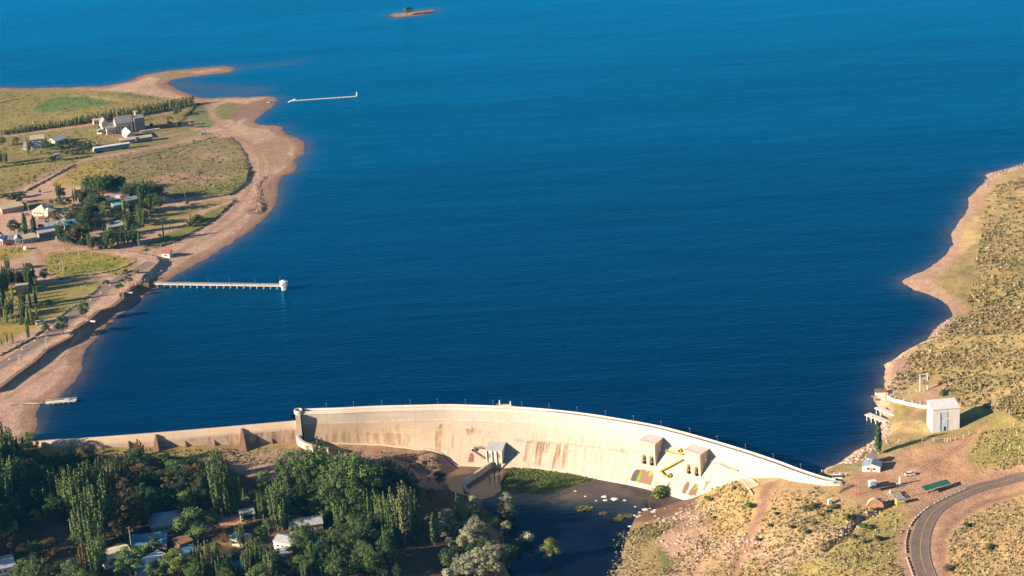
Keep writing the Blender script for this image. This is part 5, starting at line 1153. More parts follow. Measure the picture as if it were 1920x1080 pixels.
# ------------------------------------------------------------------ trees
rng = np.random.default_rng(7)
def quads(c, nrm, su, sv, upbias=0.0):
    n = len(c); up_ = np.tile([0, 0, 1.0], (n, 1)); r = rng.normal(size=(n, 3)); a = r*(1-upbias)+up_*upbias
    u = np.cross(nrm, a); u /= np.linalg.norm(u, axis=1)[:, None]+1e-9; v = np.cross(nrm, u); v /= np.linalg.norm(v, axis=1)[:, None]+1e-9
    u *= (su*rng.uniform(.6, 1.3, n))[:, None]; v *= (sv*rng.uniform(.6, 1.3, n))[:, None]
    return np.stack([c-u-v*.3, c-u*.2-v, c+u, c+u*.1+v], 1).reshape(-1, 3)
def crownmesh(name, parts):
    Vs = np.concatenate([p[0] for p in parts]); tones = np.concatenate([p[1] for p in parts])
    Fs = np.arange(len(Vs)).reshape(-1, 4)
    me = bpy.data.meshes.new(name); me.vertices.add(len(Vs)); me.vertices.foreach_set('co', Vs.astype(np.float32).ravel())
    me.loops.add(Fs.size); me.loops.foreach_set('vertex_index', Fs.ravel().astype(np.int32)); me.polygons.add(len(Fs))
    me.polygons.foreach_set('loop_start', np.arange(0, Fs.size, 4, dtype=np.int32)); me.polygons.foreach_set('loop_total', np.full(len(Fs), 4, np.int32))
    ca = me.color_attributes.new('Col', 'FLOAT_COLOR', 'POINT'); c4 = np.ones((len(Vs), 4), np.float32); c4[:, :3] = np.repeat(tones, 4, 0); ca.data.foreach_set('color', c4.ravel())
    me.materials.append(LEAF['green']); me.update(calc_edges=True); return me
def tone(n, base):
    w = rng.uniform(.75, 1.25, n)[:, None]*base; return w*np.stack([rng.uniform(.9, 1.15, n), np.ones(n), rng.uniform(.85, 1.1, n)], 1)
def spire(x, y, h, r, lx, ly, n, z0=.1, leaf=.02):
    t = rng.uniform(z0, 1, n); prof = np.clip(np.sin(np.clip(t-z0+.05, 0, 1)**.75*math.pi*.98), .05, 1)**.7*(1-.35*t)
    a = rng.uniform(0, 2*math.pi, n); rr = r*prof*np.sqrt(rng.uniform(.25, 1, n))*(1+.25*np.sin(t*37+a*2))
    c = np.stack([x+lx*t+rr*np.cos(a), y+ly*t+rr*np.sin(a), h*t], 1)
    nr = np.stack([np.cos(a), np.sin(a), rng.uniform(-.1, .7, n)], 1)+rng.normal(0, .35, (n, 3)); nr /= np.linalg.norm(nr, axis=1)[:, None]
    return quads(c, nr, leaf, leaf*2.1, .75), tone(n, rng.uniform(.8, 1.2))
def blob(c0, r, n, leaf):
    d = rng.normal(size=(n, 3)); d[:, 2] = np.abs(d[:, 2])*.9-.25; d /= np.linalg.norm(d, axis=1)[:, None]
    c = np.array(c0)+d*np.array(r)*rng.uniform(.55, 1.08, n)[:, None]
    nr = d+rng.normal(0, .4, (n, 3)); nr /= np.linalg.norm(nr, axis=1)[:, None]
    return quads(c, nr, leaf, leaf*.9), tone(n, rng.uniform(.75, 1.25))
def trunkmesh(name, r, top, limbs):
    mb = MB(); mb.cyl((0, 0, -.04), (0, 0, top*.5), r, r*.75, 7); mb.cyl((0, 0, top*.5), (0, 0, top), r*.75, r*.3, 6)
    for k in range(limbs):
        a = 2.4*k+.3; z = top*(.35+.5*k/max(1, limbs)); mb.cyl((0, 0, z), (math.cos(a)*.16, math.sin(a)*.16, z+.2), r*.45, r*.15, 5)
    me = bpy.data.meshes.new(name); me.from_pydata(mb.v, [], mb.f); me.materials.append(M['bark']); return me
PROTO = {}
for v in range(3):
    ps = []
    for k in range(15+v):
        a = k*2.4; q = .03+.09*math.sqrt(k/16); hh = rng.uniform(.62, .98) if k else 1.0
        ps.append(spire(math.cos(a)*q*.8, math.sin(a)*q*.8, hh, .034*rng.uniform(.7, 1.25), math.cos(a)*q*.6, math.sin(a)*q*.6, 210, rng.uniform(.1, .3), .0095))
    PROTO['poplar', v] = (crownmesh('crown', ps), trunkmesh('trunk', .018, .5, 4))
    PROTO['slim', v] = (crownmesh('crown', [spire(0, 0, 1, .075, .01*v, 0, 330, .1, .02), spire(.03, .01, .86, .055, .02, .02, 160, .12, .02), spire(-.03, 0, .8, .05, -.02, 0, 140, .14, .02)]), trunkmesh('trunk', .014, .5, 2))
for v in range(5):
    ps = []; nb = 20+3*v
    for k in range(nb):
        z = rng.uniform(.3, .92); rad = .30*math.sin(min(1, (z-.12)/.85)*math.pi)**.6*math.sqrt(rng.uniform(.1, 1)); a = rng.uniform(0, 6.28)
        rr = rng.uniform(.085, .15); ps.append(blob((rad*math.cos(a), rad*math.sin(a), z), (rr, rr, rr*.8), 170, .0145))
    PROTO['round', v] = (crownmesh('crown', ps), trunkmesh('trunk', .022, .6, 5))
for v in range(3):          # tall broad crowns with upright masses
    ps = []
    for k in range(17):
        a = k*2.4; q = .30*math.sqrt(k/17); zt = 1-.55*q/.30*rng.uniform(.5, 1); 
        for j in range(3):
            z = zt*(.42+.22*j)+rng.uniform(-.04, .04); rr = rng.uniform(.045, .10); ps.append(blob((q*math.cos(a)*(.75+.12*j), q*math.sin(a)*(.75+.12*j), z), (rr, rr, rr*1.25), 120, .0115))
    PROTO['tall', v] = (crownmesh('crown', ps), trunkmesh('trunk', .02, .6, 5))
for v in range(3):
    ps = [blob((rng.uniform(-.22, .22), rng.uniform(-.22, .22), rng.uniform(.25, .5)), (.28, .28, .34), 90, .06) for k in range(6)]
    PROTO['bush', v] = (crownmesh('crown', ps), trunkmesh('trunk', .03, .3, 3))
LM = [  # landmarks used to say where a tree stands
 (1020, 868, 'the house on stilts'), (560, 800, 'the corner tower'), (455, 840, 'the largest wall buttress'), (295, 832, 'the second wall buttress'), (100, 832, 'the left wall end'),
 (10, 1000, 'the shaded blue grey bungalow'), (15, 1075, 'the bottom corner cottage'), (318, 985, 'the biggest village bungalow'), (281, 1025, 'the blue sheet bungalow'), (225, 1055, 'the cream roofed house'),
 (293, 1060, 'the thin white shed'), (350, 1028, 'the brown roofed hut'), (576, 992, 'the cream zinc roofed cottage'), (530, 1025, 'the bright white cottage'), (536, 1055, 'the arched grey shed'), (445, 1018, 'the sky blue roofed cottage'),
 (460, 1076, 'the bottom edge shed'), (440, 975, 'the sandy yard'), (135, 1000, 'the dark bare yard'), (248, 1000, 'the tall bare pole'), (700, 880, 'the brown earth mound'), (860, 905, 'the channel wall'), (950, 1000, 'the dark pool'),
 (235, 240, 'the slate roofed farmhouse'), (62, 275, 'the white farm cottages'), (210, 282, 'the old train coach'), (25, 398, 'the long shed'), (75, 400, 'the cream bungalow'), (93, 443, 'the long zinc house'), (35, 452, 'the pale blue cottage'),
 (133, 428, 'the blue arched hall'), (222, 391, 'the bright blue cabin'), (252, 383, 'the blue grey bungalow'), (220, 432, 'the zinc village bungalow'), (183, 407, 'the pink village hut'), (170, 362, 'the orange roofed hut'), (311, 478, 'the red roofed hut'),
 (205, 460, 'the tallest utility pole'), (160, 497, 'the oval green'), (41, 547, 'the pink pavilion'), (167, 600, 'the promenade steps'), (88, 645, 'the curved street lamp'), (257, 535, 'the jetty gate'), (765, 22, 'the lone island'), (1634, 880, 'the kiosk house'), (40, 610, 'the yellow grass strip')]
KW = {'poplar': 'feathery poplar', 'slim': 'slim poplar', 'round': 'round crowned tree', 'tall': 'tall broad tree', 'bush': 'bush'}
CWd = {'scrubby': 'dusty olive', 'poplar': 'green', 'dark': 'dark green', 'green': 'green', 'silver': 'silvery', 'rust': 'olive brown', 'lime': 'bright green', 'pale': 'grey green'}
TREES = []
def tree(shape, colr, bx, by, ty, wf=1.0, pale=False, label=None, group=None, name=None):
    P = G(bx, by); hh = max(1.2, (by-ty)*mpp(P)/math.cos(PITCH+.07)); v = len(TREES) % {'poplar': 3, 'slim': 3, 'round': 5, 'tall': 3, 'bush': 3}[shape]
    cm, tm = PROTO[shape, v]
    nm = name or {'poplar': 'poplar_tree', 'slim': 'poplar_tree', 'round': 'broadleaf_tree', 'tall': 'tall_tree', 'bush': 'bush'}[shape]  # tall broad crowns of mixed kinds, species not told apart
    o = thing(nm, label, 'bush' if shape == 'bush' else 'tree', P, rng.uniform(0, 6.28), group); s_ = hh/(.97 if shape != 'bush' else .75); k = wf*rng.uniform(.92, 1.1)
    o.scale = (s_*k, s_*k, s_)
    c = link('crown', cm, o); c.material_slots[0].link = 'OBJECT'; c.material_slots[0].material = LEAF[colr]
    t_ = link('trunk', tm, o)
    if pale: t_.material_slots[0].link = 'OBJECT'; t_.material_slots[0].material = M['palebark']
    if label is None: TREES.append((o, shape, colr, bx, (by+ty)/2, hh))
    else: TREES.append(None)
    return o
def many(f, rows, w_=1.0):
    for r in rows: tree(r[0], r[1], *f(r[2], r[3]), f(r[2], r[4])[1], (r[5] if len(r) > 5 else 1)*(w_ if r[0] in ('round', 'tall', 'poplar') else 1), *(r[6:]))
z2 = lambda X, Y: (X/5.4, 300+Y/5.4); z6 = lambda X, Y: (X/8, 230+Y/8); zb_ = lambda X, Y: (X/5.4, 480+Y/5.4); z4 = lambda X, Y: (X/3.097, 740+Y/3.097); z5 = lambda X, Y: (500+X/3.177, 740+Y/3.177)
D, Gn, R_, L_, P_, S_, PO = 'dark', 'green', 'rust', 'lime', 'pale', 'silver', 'poplar'
many(z2, [('tall', D, 890, 300, 165), ('poplar', D, 915, 295, 158), ('tall', Gn, 985, 335, 140), ('tall', Gn, 1035, 345, 148), ('tall', D, 1090, 335, 148), ('tall', D, 1145, 320, 152), ('tall', D, 1195, 312, 150), ('round', D, 1228, 300, 175), ('tall', D, 940, 330, 175),
    ('tall', Gn, 1290, 395, 245), ('poplar', D, 1385, 400, 228), ('slim', PO, 1412, 402, 222), ('poplar', D, 1442, 455, 232), ('slim', D, 1475, 450, 208), ('poplar', D, 1500, 430, 220), ('tall', Gn, 1570, 400, 232), ('tall', D, 1612, 390, 240), ('tall', Gn, 1545, 405, 250), ('poplar', PO, 1340, 395, 260),
    ('round', D, 520, 450, 402), ('round', D, 600, 475, 388), ('round', D, 650, 480, 380), ('round', D, 700, 475, 395), ('slim', P_, 750, 440, 305), ('slim', P_, 775, 430, 295), ('poplar', D, 860, 430, 285), ('poplar', D, 935, 445, 318), ('tall', D, 972, 485, 325), ('tall', D, 1005, 462, 345), ('poplar', PO, 820, 440, 340), ('tall', D, 900, 470, 360),
    ('round', Gn, 670, 552, 478, 1.2), ('tall', P_, 760, 615, 445), ('tall', P_, 805, 605, 460), ('tall', P_, 880, 600, 435), ('tall', D, 892, 655, 510), ('tall', D, 850, 640, 500), ('round', Gn, 1080, 602, 435, .95), ('round', Gn, 1205, 645, 540), ('tall', D, 1245, 655, 528), ('round', L_, 1340, 520, 448), ('tall', L_, 1400, 545, 435), ('slim', L_, 1265, 600, 395), ('tall', D, 1300, 640, 545), ('tall', D, 1360, 640, 540), ('round', D, 1420, 620, 540),
    ('slim', L_, 1298, 855, 600, .8), ('slim', L_, 1262, 862, 715), ('slim', PO, 1238, 842, 700), ('poplar', D, 618, 835, 645), ('tall', D, 652, 845, 695), ('round', R_, 722, 862, 715), ('round', R_, 782, 862, 695), ('round', R_, 842, 800, 655), ('tall', D, 905, 762, 640), ('round', D, 970, 885, 785), ('slim', P_, 1052, 745, 648), ('round', P_, 1120, 705, 628), ('round', D, 880, 870, 790), ('round', D, 825, 880, 800), ('round', D, 690, 875, 780), ('slim', R_, 1200, 882, 768), ('round', D, 1150, 870, 780), ('round', D, 1090, 880, 800),
    ('round', D, 148, 742, 615, 1.15), ('round', D, 222, 775, 695), ('slim', D, 262, 772, 555, 1.5), ('slim', D, 352, 765, 578, 1.5), ('slim', D, 212, 848, 778), ('round', D, 420, 742, 650), ('round', P_, 560, 622, 520), ('round', P_, 605, 642, 528), ('round', P_, 505, 602, 555), ('round', R_, 640, 382, 288), ('round', R_, 405, 335, 298), ('round', D, 560, 640, 570), ('round', D, 480, 650, 590),
    ('bush', Gn, 1022, 902, 862), ('bush', Gn, 1062, 902, 858), ('bush', P_, 1132, 902, 850), ('slim', PO, 1412, 885, 738, .8), ('slim', PO, 1660, 802, 638, .7), ('slim', PO, 1722, 760, 700, .8), ('round', D, 10, 790, 730), ('round', D, 980, 560, 480), ('round', D, 1150, 560, 500),
    ('round', D, 15, 402, 345, 1.4), ('round', D, 60, 400, 342, 1.4), ('round', D, 105, 396, 338, 1.4), ('round', D, 150, 392, 330, 1.4), ('round', D, 195, 385, 325, 1.4), ('round', D, 240, 375, 318, 1.3), ('bush', D, 290, 1085, 1040, 1.3), ('tall', D, 1040, 440, 340), ('tall', D, 1100, 440, 350), ('tall', D, 1000, 560, 440), ('tall', D, 940, 540, 430), ('tall', D, 1160, 480, 380), ('tall', D, 1240, 480, 390), ('tall', D, 1440, 520, 400), ('tall', D, 1490, 510, 400), ('round', D, 700, 700, 620), ('tall', D, 760, 730, 630), ('tall', D, 1020, 700, 590), ('round', D, 1060, 830, 740), ('round', D, 1190, 820, 740), ('tall', D, 830, 560, 460), ('round', D, 740, 560, 470), ('tall', P_, 700, 640, 540), ('tall', D, 1200, 560, 460), ('round', D, 1250, 770, 680)], 1.35)
many(lambda X, Y: (X, Y), [('round', Gn, 320, 238, 219), ('tall', P_, 330, 218, 201), ('round', P_, 338, 214, 200), ('slim', P_, 348, 205, 190), ('round', R_, 333, 240, 231), ('round', R_, 343, 240, 231), ('round', R_, 352, 240, 231), ('round', R_, 361, 240, 230),
    ('round', Gn, 186, 252.5, 237), ('round', D, 271, 223, 216), ('bush', D, 285, 237, 231), ('bush', D, 266, 226, 221), ('bush', L_, 350, 384, 376), ('bush', L_, 362, 418, 408, 1.5), ('bush', L_, 371, 414, 402, 1.4), ('bush', D, 357, 425, 415, 1.4), ('slim', L_, 358, 421, 400, .8), ('bush', Gn, 300, 445, 438)])
many(z6, [('tall', P_, 40, 355, 175), ('round', P_, 250, 382, 228), ('round', P_, 228, 375, 250), ('slim', P_, 432, 500, 255), ('round', P_, 465, 402, 280), ('tall', Gn, 655, 412, 268), ('tall', Gn, 702, 412, 236), ('tall', Gn, 752, 422, 245), ('poplar', P_, 20, 622, 418), ('poplar', P_, 92, 622, 428), ('round', D, 905, 445, 280, 1.1), ('round', D, 985, 435, 268, 1.2), ('round', D, 1082, 402, 250, 1.3), ('round', D, 1165, 402, 255, 1.3), ('round', D, 1255, 402, 280, 1.3), ('round', D, 1350, 405, 300, 1.2),
    ('round', D, 930, 500, 425, 1.4), ('round', D, 1010, 495, 420, 1.4), ('round', D, 1090, 490, 415, 1.4), ('round', D, 1170, 485, 410, 1.4), ('round', D, 1250, 480, 410, 1.4), ('round', D, 1330, 475, 408, 1.4), ('bush', D, 800, 555, 505, 1.5), ('bush', D, 740, 560, 520, 1.5), ('round', Gn, 620, 470, 420), ('round', Gn, 720, 480, 425)])
many(zb_, [('poplar', D, 50, 400, 108), ('poplar', PO, 82, 335, 118), ('poplar', D, 140, 302, 128), ('poplar', PO, 176, 305, 138), ('poplar', D, 212, 302, 128), ('poplar', PO, 300, 322, 78), ('poplar', PO, 330, 305, 98), ('poplar', PO, 362, 322, 178), ('poplar', D, 20, 305, 138), ('slim', D, 46, 562, 228), ('slim', L_, 132, 472, 298), ('slim', PO, 342, 402, 318), ('slim', PO, 378, 402, 308), ('poplar', D, 2, 405, 198), ('poplar', D, 110, 305, 128), ('poplar', D, 242, 305, 138), ('poplar', D, -30, 420, 120), ('poplar', D, 270, 310, 150),
    ('poplar', D, 20, 520, 400), ('slim', PO, 42, 565, 418), ('slim', PO, 72, 692, 518), ('slim', PO, 122, 662, 545), ('slim', PO, 168, 692, 598), ('slim', L_, 322, 682, 538), ('slim', L_, 382, 672, 528), ('slim', L_, 340, 680, 570), ('bush', Gn, 216, 702, 650), ('slim', D, 268, 602, 498), ('slim', PO, 272, 802, 658), ('slim', PO, 78, 882, 788), ('slim', PO, 132, 882, 778), ('slim', PO, 290, 842, 638), ('slim', PO, 20, 905, 845), ('slim', R_, 205, 515, 375, 1, True), ('slim', D, 0, 690, 560), ('slim', D, 240, 640, 560), ('slim', D, 195, 650, 570), ('slim', D, 290, 700, 650),
    ('round', Gn, 860, 622, 472, 1.2), ('round', D, 640, 782, 608, 1.15), ('round', Gn, 475, 822, 696, 1.25), ('bush', L_, 470, 490, 445, 1.5), ('bush', L_, 520, 480, 450, 1.2), ('round', D, 455, 250, 130), ('bush', D, 480, 195, 165)])
z7_ = lambda X, Y: (140+X/7.71, 500+Y/7.71)
many(z7_, [('round', D, 628, 395, 262), ('round', D, 690, 335, 178), ('round', P_, 790, 252, 118, 1.5), ('bush', L_, 730, 85, 28, 1.3), ('bush', L_, 890, 100, 45, 1.3), ('bush', L_, 600, 125, 90), ('bush', L_, 690, 105, 70), ('bush', D, 480, 250, 200), ('bush', Gn, 1010, 160, 120)])
tree('round', Gn, 763, 28.5, 14.5, 1.2, label='left of the two merged trees on the lone island'); tree('round', D, 770, 28, 14.5, 1.2, label='right darker tree of the two on the lone island')
tree('slim', D, 1647.5, 851, 796, 1.5, True, label='single dark poplar with pale trunk behind the kiosk house')
many(z4, [('poplar', PO, 350, 650, 418), ('poplar', PO, 395, 690, 425), ('poplar', PO, 450, 725, 415), ('poplar', PO, 505, 705, 405), ('poplar', PO, 562, 690, 388), ('poplar', PO, 520, 865, 560), ('poplar', PO, 478, 885, 640), ('poplar', PO, 565, 925, 635), ('poplar', PO, 612, 830, 478), ('poplar', PO, 562, 1065, 850), ('poplar', R_, 510, 1060, 850), ('poplar', PO, 440, 610, 425), ('poplar', P_, 592, 565, 368), ('poplar', P_, 642, 605, 385), ('poplar', PO, 530, 760, 520), ('poplar', PO, 590, 1010, 800),
    ('poplar', PO, 20, 530, 208), ('poplar', PO, 62, 490, 215), ('poplar', PO, 102, 505, 228), ('poplar', PO, 0, 610, 325), ('poplar', PO, 32, 705, 345), ('tall', D, 82, 655, 385), ('tall', D, 132, 610, 365), ('round', R_, 172, 565, 378), ('poplar', PO, 212, 610, 478), ('round', D, 250, 560, 430), ('tall', D, 30, 820, 620), ('tall', D, -20, 760, 520), ('tall', D, 100, 760, 600), ('tall', D, 150, 700, 520), ('tall', D, 60, 640, 480), ('round', D, 200, 520, 400), ('round', D, 280, 500, 390),
    ('poplar', P_, 340, 405, 325), ('poplar', PO, 300, 405, 340), ('poplar', P_, 430, 405, 328), ('poplar', P_, 482, 425, 338), ('round', R_, 542, 435, 358), ('poplar', P_, 722, 485, 375), ('poplar', P_, 652, 485, 368), ('poplar', P_, 690, 505, 358), ('poplar', P_, 752, 525, 378), ('round', D, 390, 430, 350), ('round', D, 600, 480, 400), ('round', D, 250, 420, 350), ('round', D, 780, 520, 420), ('poplar', P_, 570, 460, 350),
    ('tall', R_, 642, 610, 470), ('tall', R_, 682, 650, 445), ('tall', R_, 742, 710, 485), ('tall', R_, 792, 650, 462), ('tall', R_, 722, 830, 585), ('tall', R_, 692, 845, 675), ('tall', R_, 772, 790, 535), ('round', R_, 832, 570, 425), ('tall', D, 882, 610, 418), ('tall', R_, 902, 570, 485), ('tall', D, 952, 610, 455), ('tall', R_, 992, 630, 445), ('tall', D, 1042, 590, 398), ('round', Gn, 1012, 510, 385, 1.2), ('round', Gn, 1072, 510, 392, 1.2), ('tall', D, 852, 710, 495), ('tall', D, 902, 710, 545), ('tall', D, 810, 760, 560), ('tall', D, 960, 700, 540), ('round', D, 1010, 690, 560), ('tall', D, 1070, 660, 500), ('tall', D, 1120, 620, 470), ('round', D, 1170, 600, 450), ('tall', D, 700, 600, 440), ('tall', D, 850, 600, 440), ('round', D, 1200, 620, 500), ('tall', D, 640, 700, 500),
    ('poplar', P_, 1120, 488, 405), ('poplar', P_, 1160, 485, 398), ('poplar', P_, 1192, 505, 415), ('poplar', PO, 1252, 570, 368), ('poplar', PO, 1292, 705, 378), ('poplar', PO, 1340, 705, 475), ('poplar', PO, 1372, 690, 465), ('slim', L_, 1422, 645, 545, 1, True), ('round', Gn, 1542, 570, 445), ('poplar', PO, 1532, 725, 555), ('poplar', PO, 1602, 705, 505), ('poplar', PO, 1642, 785, 535), ('poplar', PO, 1665, 725, 530), ('poplar', PO, 1275, 640, 420), ('round', D, 1480, 640, 560), ('tall', D, 1440, 760, 650), ('round', D, 1700, 780, 650), ('tall', D, 1240, 800, 660),
    ('round', L_, 632, 780, 612, .8), ('round', L_, 210, 765, 670, 1.1), ('slim', PO, 35, 810, 688), ('round', R_, 65, 905, 795, 1.2), ('round', R_, 135, 955, 872, 1.2), ('poplar', PO, 182, 950, 845), ('round', Gn, 202, 1075, 965, 1.3), ('round', Gn, 120, 1080, 985, 1.2), ('round', P_, 342, 1070, 985), ('slim', R_, 232, 1000, 935), ('slim', R_, 252, 1010, 940), ('round', D, 420, 900, 830), ('round', D, 400, 940, 880),
    ('round', Gn, 1130, 850, 670, 1.35), ('poplar', PO, 1072, 735, 622), ('round', D, 902, 905, 820), ('bush', L_, 852, 935, 872), ('round', Gn, 762, 1060, 890, 1.5), ('round', L_, 1042, 1070, 895), ('round', Gn, 982, 1070, 935), ('poplar', P_, 1162, 1050, 845), ('poplar', P_, 1222, 1070, 855), ('poplar', PO, 1102, 1070, 930), ('poplar', P_, 1272, 1070, 895), ('poplar', PO, 1332, 1070, 925), ('poplar', P_, 1402, 885, 745), ('poplar', PO, 1442, 1070, 895), ('poplar', PO, 1482, 1035, 825), ('poplar', PO, 1532, 1035, 845), ('poplar', PO, 1582, 1070, 875), ('round', Gn, 1512, 865, 765), ('round', Gn, 1562, 825, 725), ('tall', Gn, 1762, 905, 715), ('round', Gn, 1732, 965, 825), ('tall', PO, 1862, 905, 765), ('round', R_, 1310, 880, 800), ('round', R_, 1260, 920, 860), ('tall', D, 1380, 1080, 980), ('round', Gn, 880, 1090, 980), ('poplar', PO, 1180, 1095, 950), ('poplar', PO, 1290, 1100, 960), ('round', D, 690, 1090, 1030)], 1.15)
many(z5, [('tall', Gn, 150, 570, 325, 1.2), ('tall', Gn, 222, 610, 308, 1.2), ('tall', Gn, 300, 625, 305, 1.2), ('tall', Gn, 372, 605, 325, 1.1), ('tall', Gn, 432, 645, 345, 1.2), ('tall', Gn, 502, 705, 325, 1.2), ('tall', Gn, 562, 725, 335, 1.1), ('tall', D, 622, 645, 355), ('tall', D, 692, 605, 385), ('tall', Gn, 452, 765, 425), ('tall', Gn, 542, 785, 475), ('tall', Gn, 402, 745, 455), ('tall', D, 742, 565, 375), ('tall', Gn, 802, 605, 415), ('tall', D, 852, 605, 435), ('tall', D, 660, 700, 480), ('tall', D, 590, 760, 560), ('tall', D, 740, 680, 500), ('tall', D, 320, 700, 480), ('tall', D, 250, 660, 450), ('tall', Gn, 100, 520, 380), ('tall', Gn, 480, 600, 350),
    ('poplar', PO, 70, 805, 515), ('poplar', PO, 112, 765, 535), ('poplar', PO, 622, 805, 565), ('poplar', PO, 722, 865, 575), ('poplar', PO, 762, 885, 635), ('poplar', P_, 822, 885, 528), ('poplar', P_, 862, 800, 540), ('poplar', PO, 882, 865, 595), ('slim', PO, 1002, 895, 705, 1.3), ('poplar', PO, 690, 820, 600), ('tall', D, 640, 850, 700), ('tall', D, 800, 850, 680), ('tall', D, 920, 860, 740),
    ('round', Gn, 442, 845, 745), ('round', Gn, 512, 865, 715), ('tall', Gn, 592, 905, 775), ('tall', Gn, 652, 925, 795), ('tall', Gn, 562, 1005, 845), ('tall', Gn, 462, 1005, 875), ('tall', Gn, 622, 1085, 895), ('round', Gn, 662, 1085, 945), ('tall', Gn, 522, 1085, 935), ('tall', Gn, 422, 1085, 895), ('tall', Gn, 342, 1085, 955), ('round', Gn, 272, 1085, 945), ('round', Gn, 202, 1085, 955), ('round', Gn, 152, 1085, 975), ('tall', Gn, 232, 935, 765), ('tall', Gn, 252, 1005, 845), ('slim', Gn, 332, 870, 785), ('slim', P_, 362, 955, 885), ('tall', Gn, 502, 960, 800), ('tall', Gn, 400, 960, 820), ('round', D, 702, 1005, 855), ('round', D, 742, 965, 845), ('round', D, 300, 960, 880), ('tall', Gn, 700, 1090, 1000), ('tall', D, 780, 1095, 1000),
    ('round', S_, 1042, 785, 672), ('round', S_, 1082, 805, 685), ('slim', PO, 1142, 745, 588, 1.2), ('round', S_, 1232, 725, 605), ('round', S_, 1262, 705, 625), ('round', S_, 1062, 865, 745), ('round', S_, 1122, 855, 755), ('round', S_, 1202, 935, 795, 1.1), ('tall', S_, 1252, 905, 715, 1.1), ('bush', S_, 1322, 885, 815), ('round', S_, 962, 795, 705), ('tall', S_, 1142, 1085, 945), ('tall', S_, 1202, 1085, 925), ('tall', S_, 1262, 1085, 895), ('tall', S_, 1332, 1055, 875, 1.1), ('round', S_, 1362, 1085, 925), ('bush', S_, 1082, 1090, 1030), ('round', S_, 1090, 920, 850),
    ('round', P_, 1382, 835, 725), ('round', S_, 1432, 855, 755), ('bush', S_, 1552, 882, 815), ('round', L_, 1692, 1005, 862, 1.1), ('round', D, 1030, 535, 455, 1.4), ('round', D, 1402, 905, 845), ('bush', D, 1482, 925, 865), ('round', D, 980, 640, 560), ('round', D, 900, 650, 560)])
HS = [o for o in bpy.data.objects if o.type == 'EMPTY' and o.get('category') in ('house', 'shed', 'building', 'garage', 'van', 'car')]
HP = [proj(np.array(o.location)+np.array([3, 2, 2])) for o in HS]
def fill(poly, n, seed, shapes, cols, h0, h1):
    r_ = np.random.default_rng(seed); poly = np.array(poly, float); done = 0
    while done < n:
        x = r_.uniform(poly[:, 0].min(), poly[:, 0].max()); y = r_.uniform(poly[:, 1].min(), poly[:, 1].max()); q = r_.uniform(h0, h1)
        if not inpoly(np.array([x]), np.array([y]), poly)[0]: continue
        done += 1
        if any(a-q*.35-4 < x < a+16+q*.3 and b-14 < y < b+q*.9 for a, b in HP): continue
        tree(shapes[r_.integers(len(shapes))], cols[r_.integers(len(cols))], x, y, y-q, 1.25)
fill([(60, 880), (330, 870), (420, 900), (430, 950), (300, 985), (230, 1000), (120, 940), (60, 960)], 46, 1, ('tall', 'round', 'poplar'), (D, D, R_, PO), 32, 56)
fill([(-110, 900), (-8, 900), (-8, 1085), (-140, 1085)], 18, 12, ('tall', 'poplar'), (D, PO), 80, 110)
fill([(-40, 1100), (660, 1100), (640, 1260), (0, 1260)], 26, 14, ('tall', 'round', 'poplar'), (D, Gn, PO), 40, 70)
fill([(60, 930), (110, 930), (110, 990), (60, 990)], 3, 13, ('tall',), (D,), 40, 60)
fill([(0, 850), (80, 850), (100, 960), (40, 985), (0, 985)], 20, 2, ('tall', 'poplar'), (D, PO), 40, 70)
fill([(530, 880), (700, 880), (770, 930), (800, 1080), (600, 1080), (620, 1000), (520, 960)], 36, 3, ('tall', 'tall', 'poplar'), (Gn, D, PO), 36, 62)
fill([(0, 1030), (150, 1030), (200, 1085), (0, 1085)], 12, 4, ('round', 'tall'), (D, Gn, R_), 22, 36)
fill([(290, 1060), (620, 1050), (640, 1100), (290, 1100)], 22, 5, ('tall', 'poplar'), (Gn, PO, P_, D), 30, 52)
fill([(790, 980), (960, 960), (980, 1085), (800, 1085)], 20, 6, ('round', 'tall', 'poplar'), (D, Gn, P_, S_), 24, 42)
fill([(110, 372), (165, 352), (300, 365), (305, 400), (280, 440), (240, 468), (130, 470), (108, 430)], 60, 8, ('tall', 'poplar', 'poplar'), (D, Gn, Gn, PO), 24, 40)
fill([(0, 500), (60, 520), (75, 560), (60, 610), (0, 620)], 18, 9, ('poplar', 'slim'), (D, PO), 22, 34)
fill([(0, 390), (50, 374), (60, 380), (10, 397)], 8, 10, ('round',), (D,), 10, 15)
tree('bush', L_, 1237, 929, 911, 1.7, label='yellow green bush in front of the outlets on the pool edge'); tree('bush', D, 1246, 926, 910, 1.0, label='small dark bush on the pool edge below the yellow pipe')
# far windbreak row
WB = smooth([(4, 254), (60, 246), (130, 236), (180, 229), (240, 220), (300, 209), (366, 196)], 14); WB = resample(WB, 3.6)
wbp = []
for k, (a, b) in enumerate(WB):
    for rep in range(2):
        P = G(a+rng.uniform(-2, 2), b-rep*2.2+rng.uniform(-.6, .6)); hgt_ = (9+6*min(1, max(0, (a-110)/110))+rng.uniform(-3, 3))*.39*1.08; tn = rng.uniform(.6, 1.3)
        for j in range(7):
            z = hgt_*(.12+.14*j); rr = hgt_*rng.uniform(.09, .16)*(1.15-.1*j); q, t_ = blob((P[0]+rng.normal(0, .12)*hgt_*.5, P[1]+rng.normal(0, .12)*hgt_*.5, P[2]+z), (rr, rr, rr*1.3), 34, .22); wbp.append((q, t_*tn*np.array((1.5, 1.35, 1.3))))
me = crownmesh('windbreak', wbp); me.materials[0] = LEAF['dark']
tag(link('windbreak', me), 'long far windbreak of small grey green trees behind the farm', 'windbreak', kind='stuff')

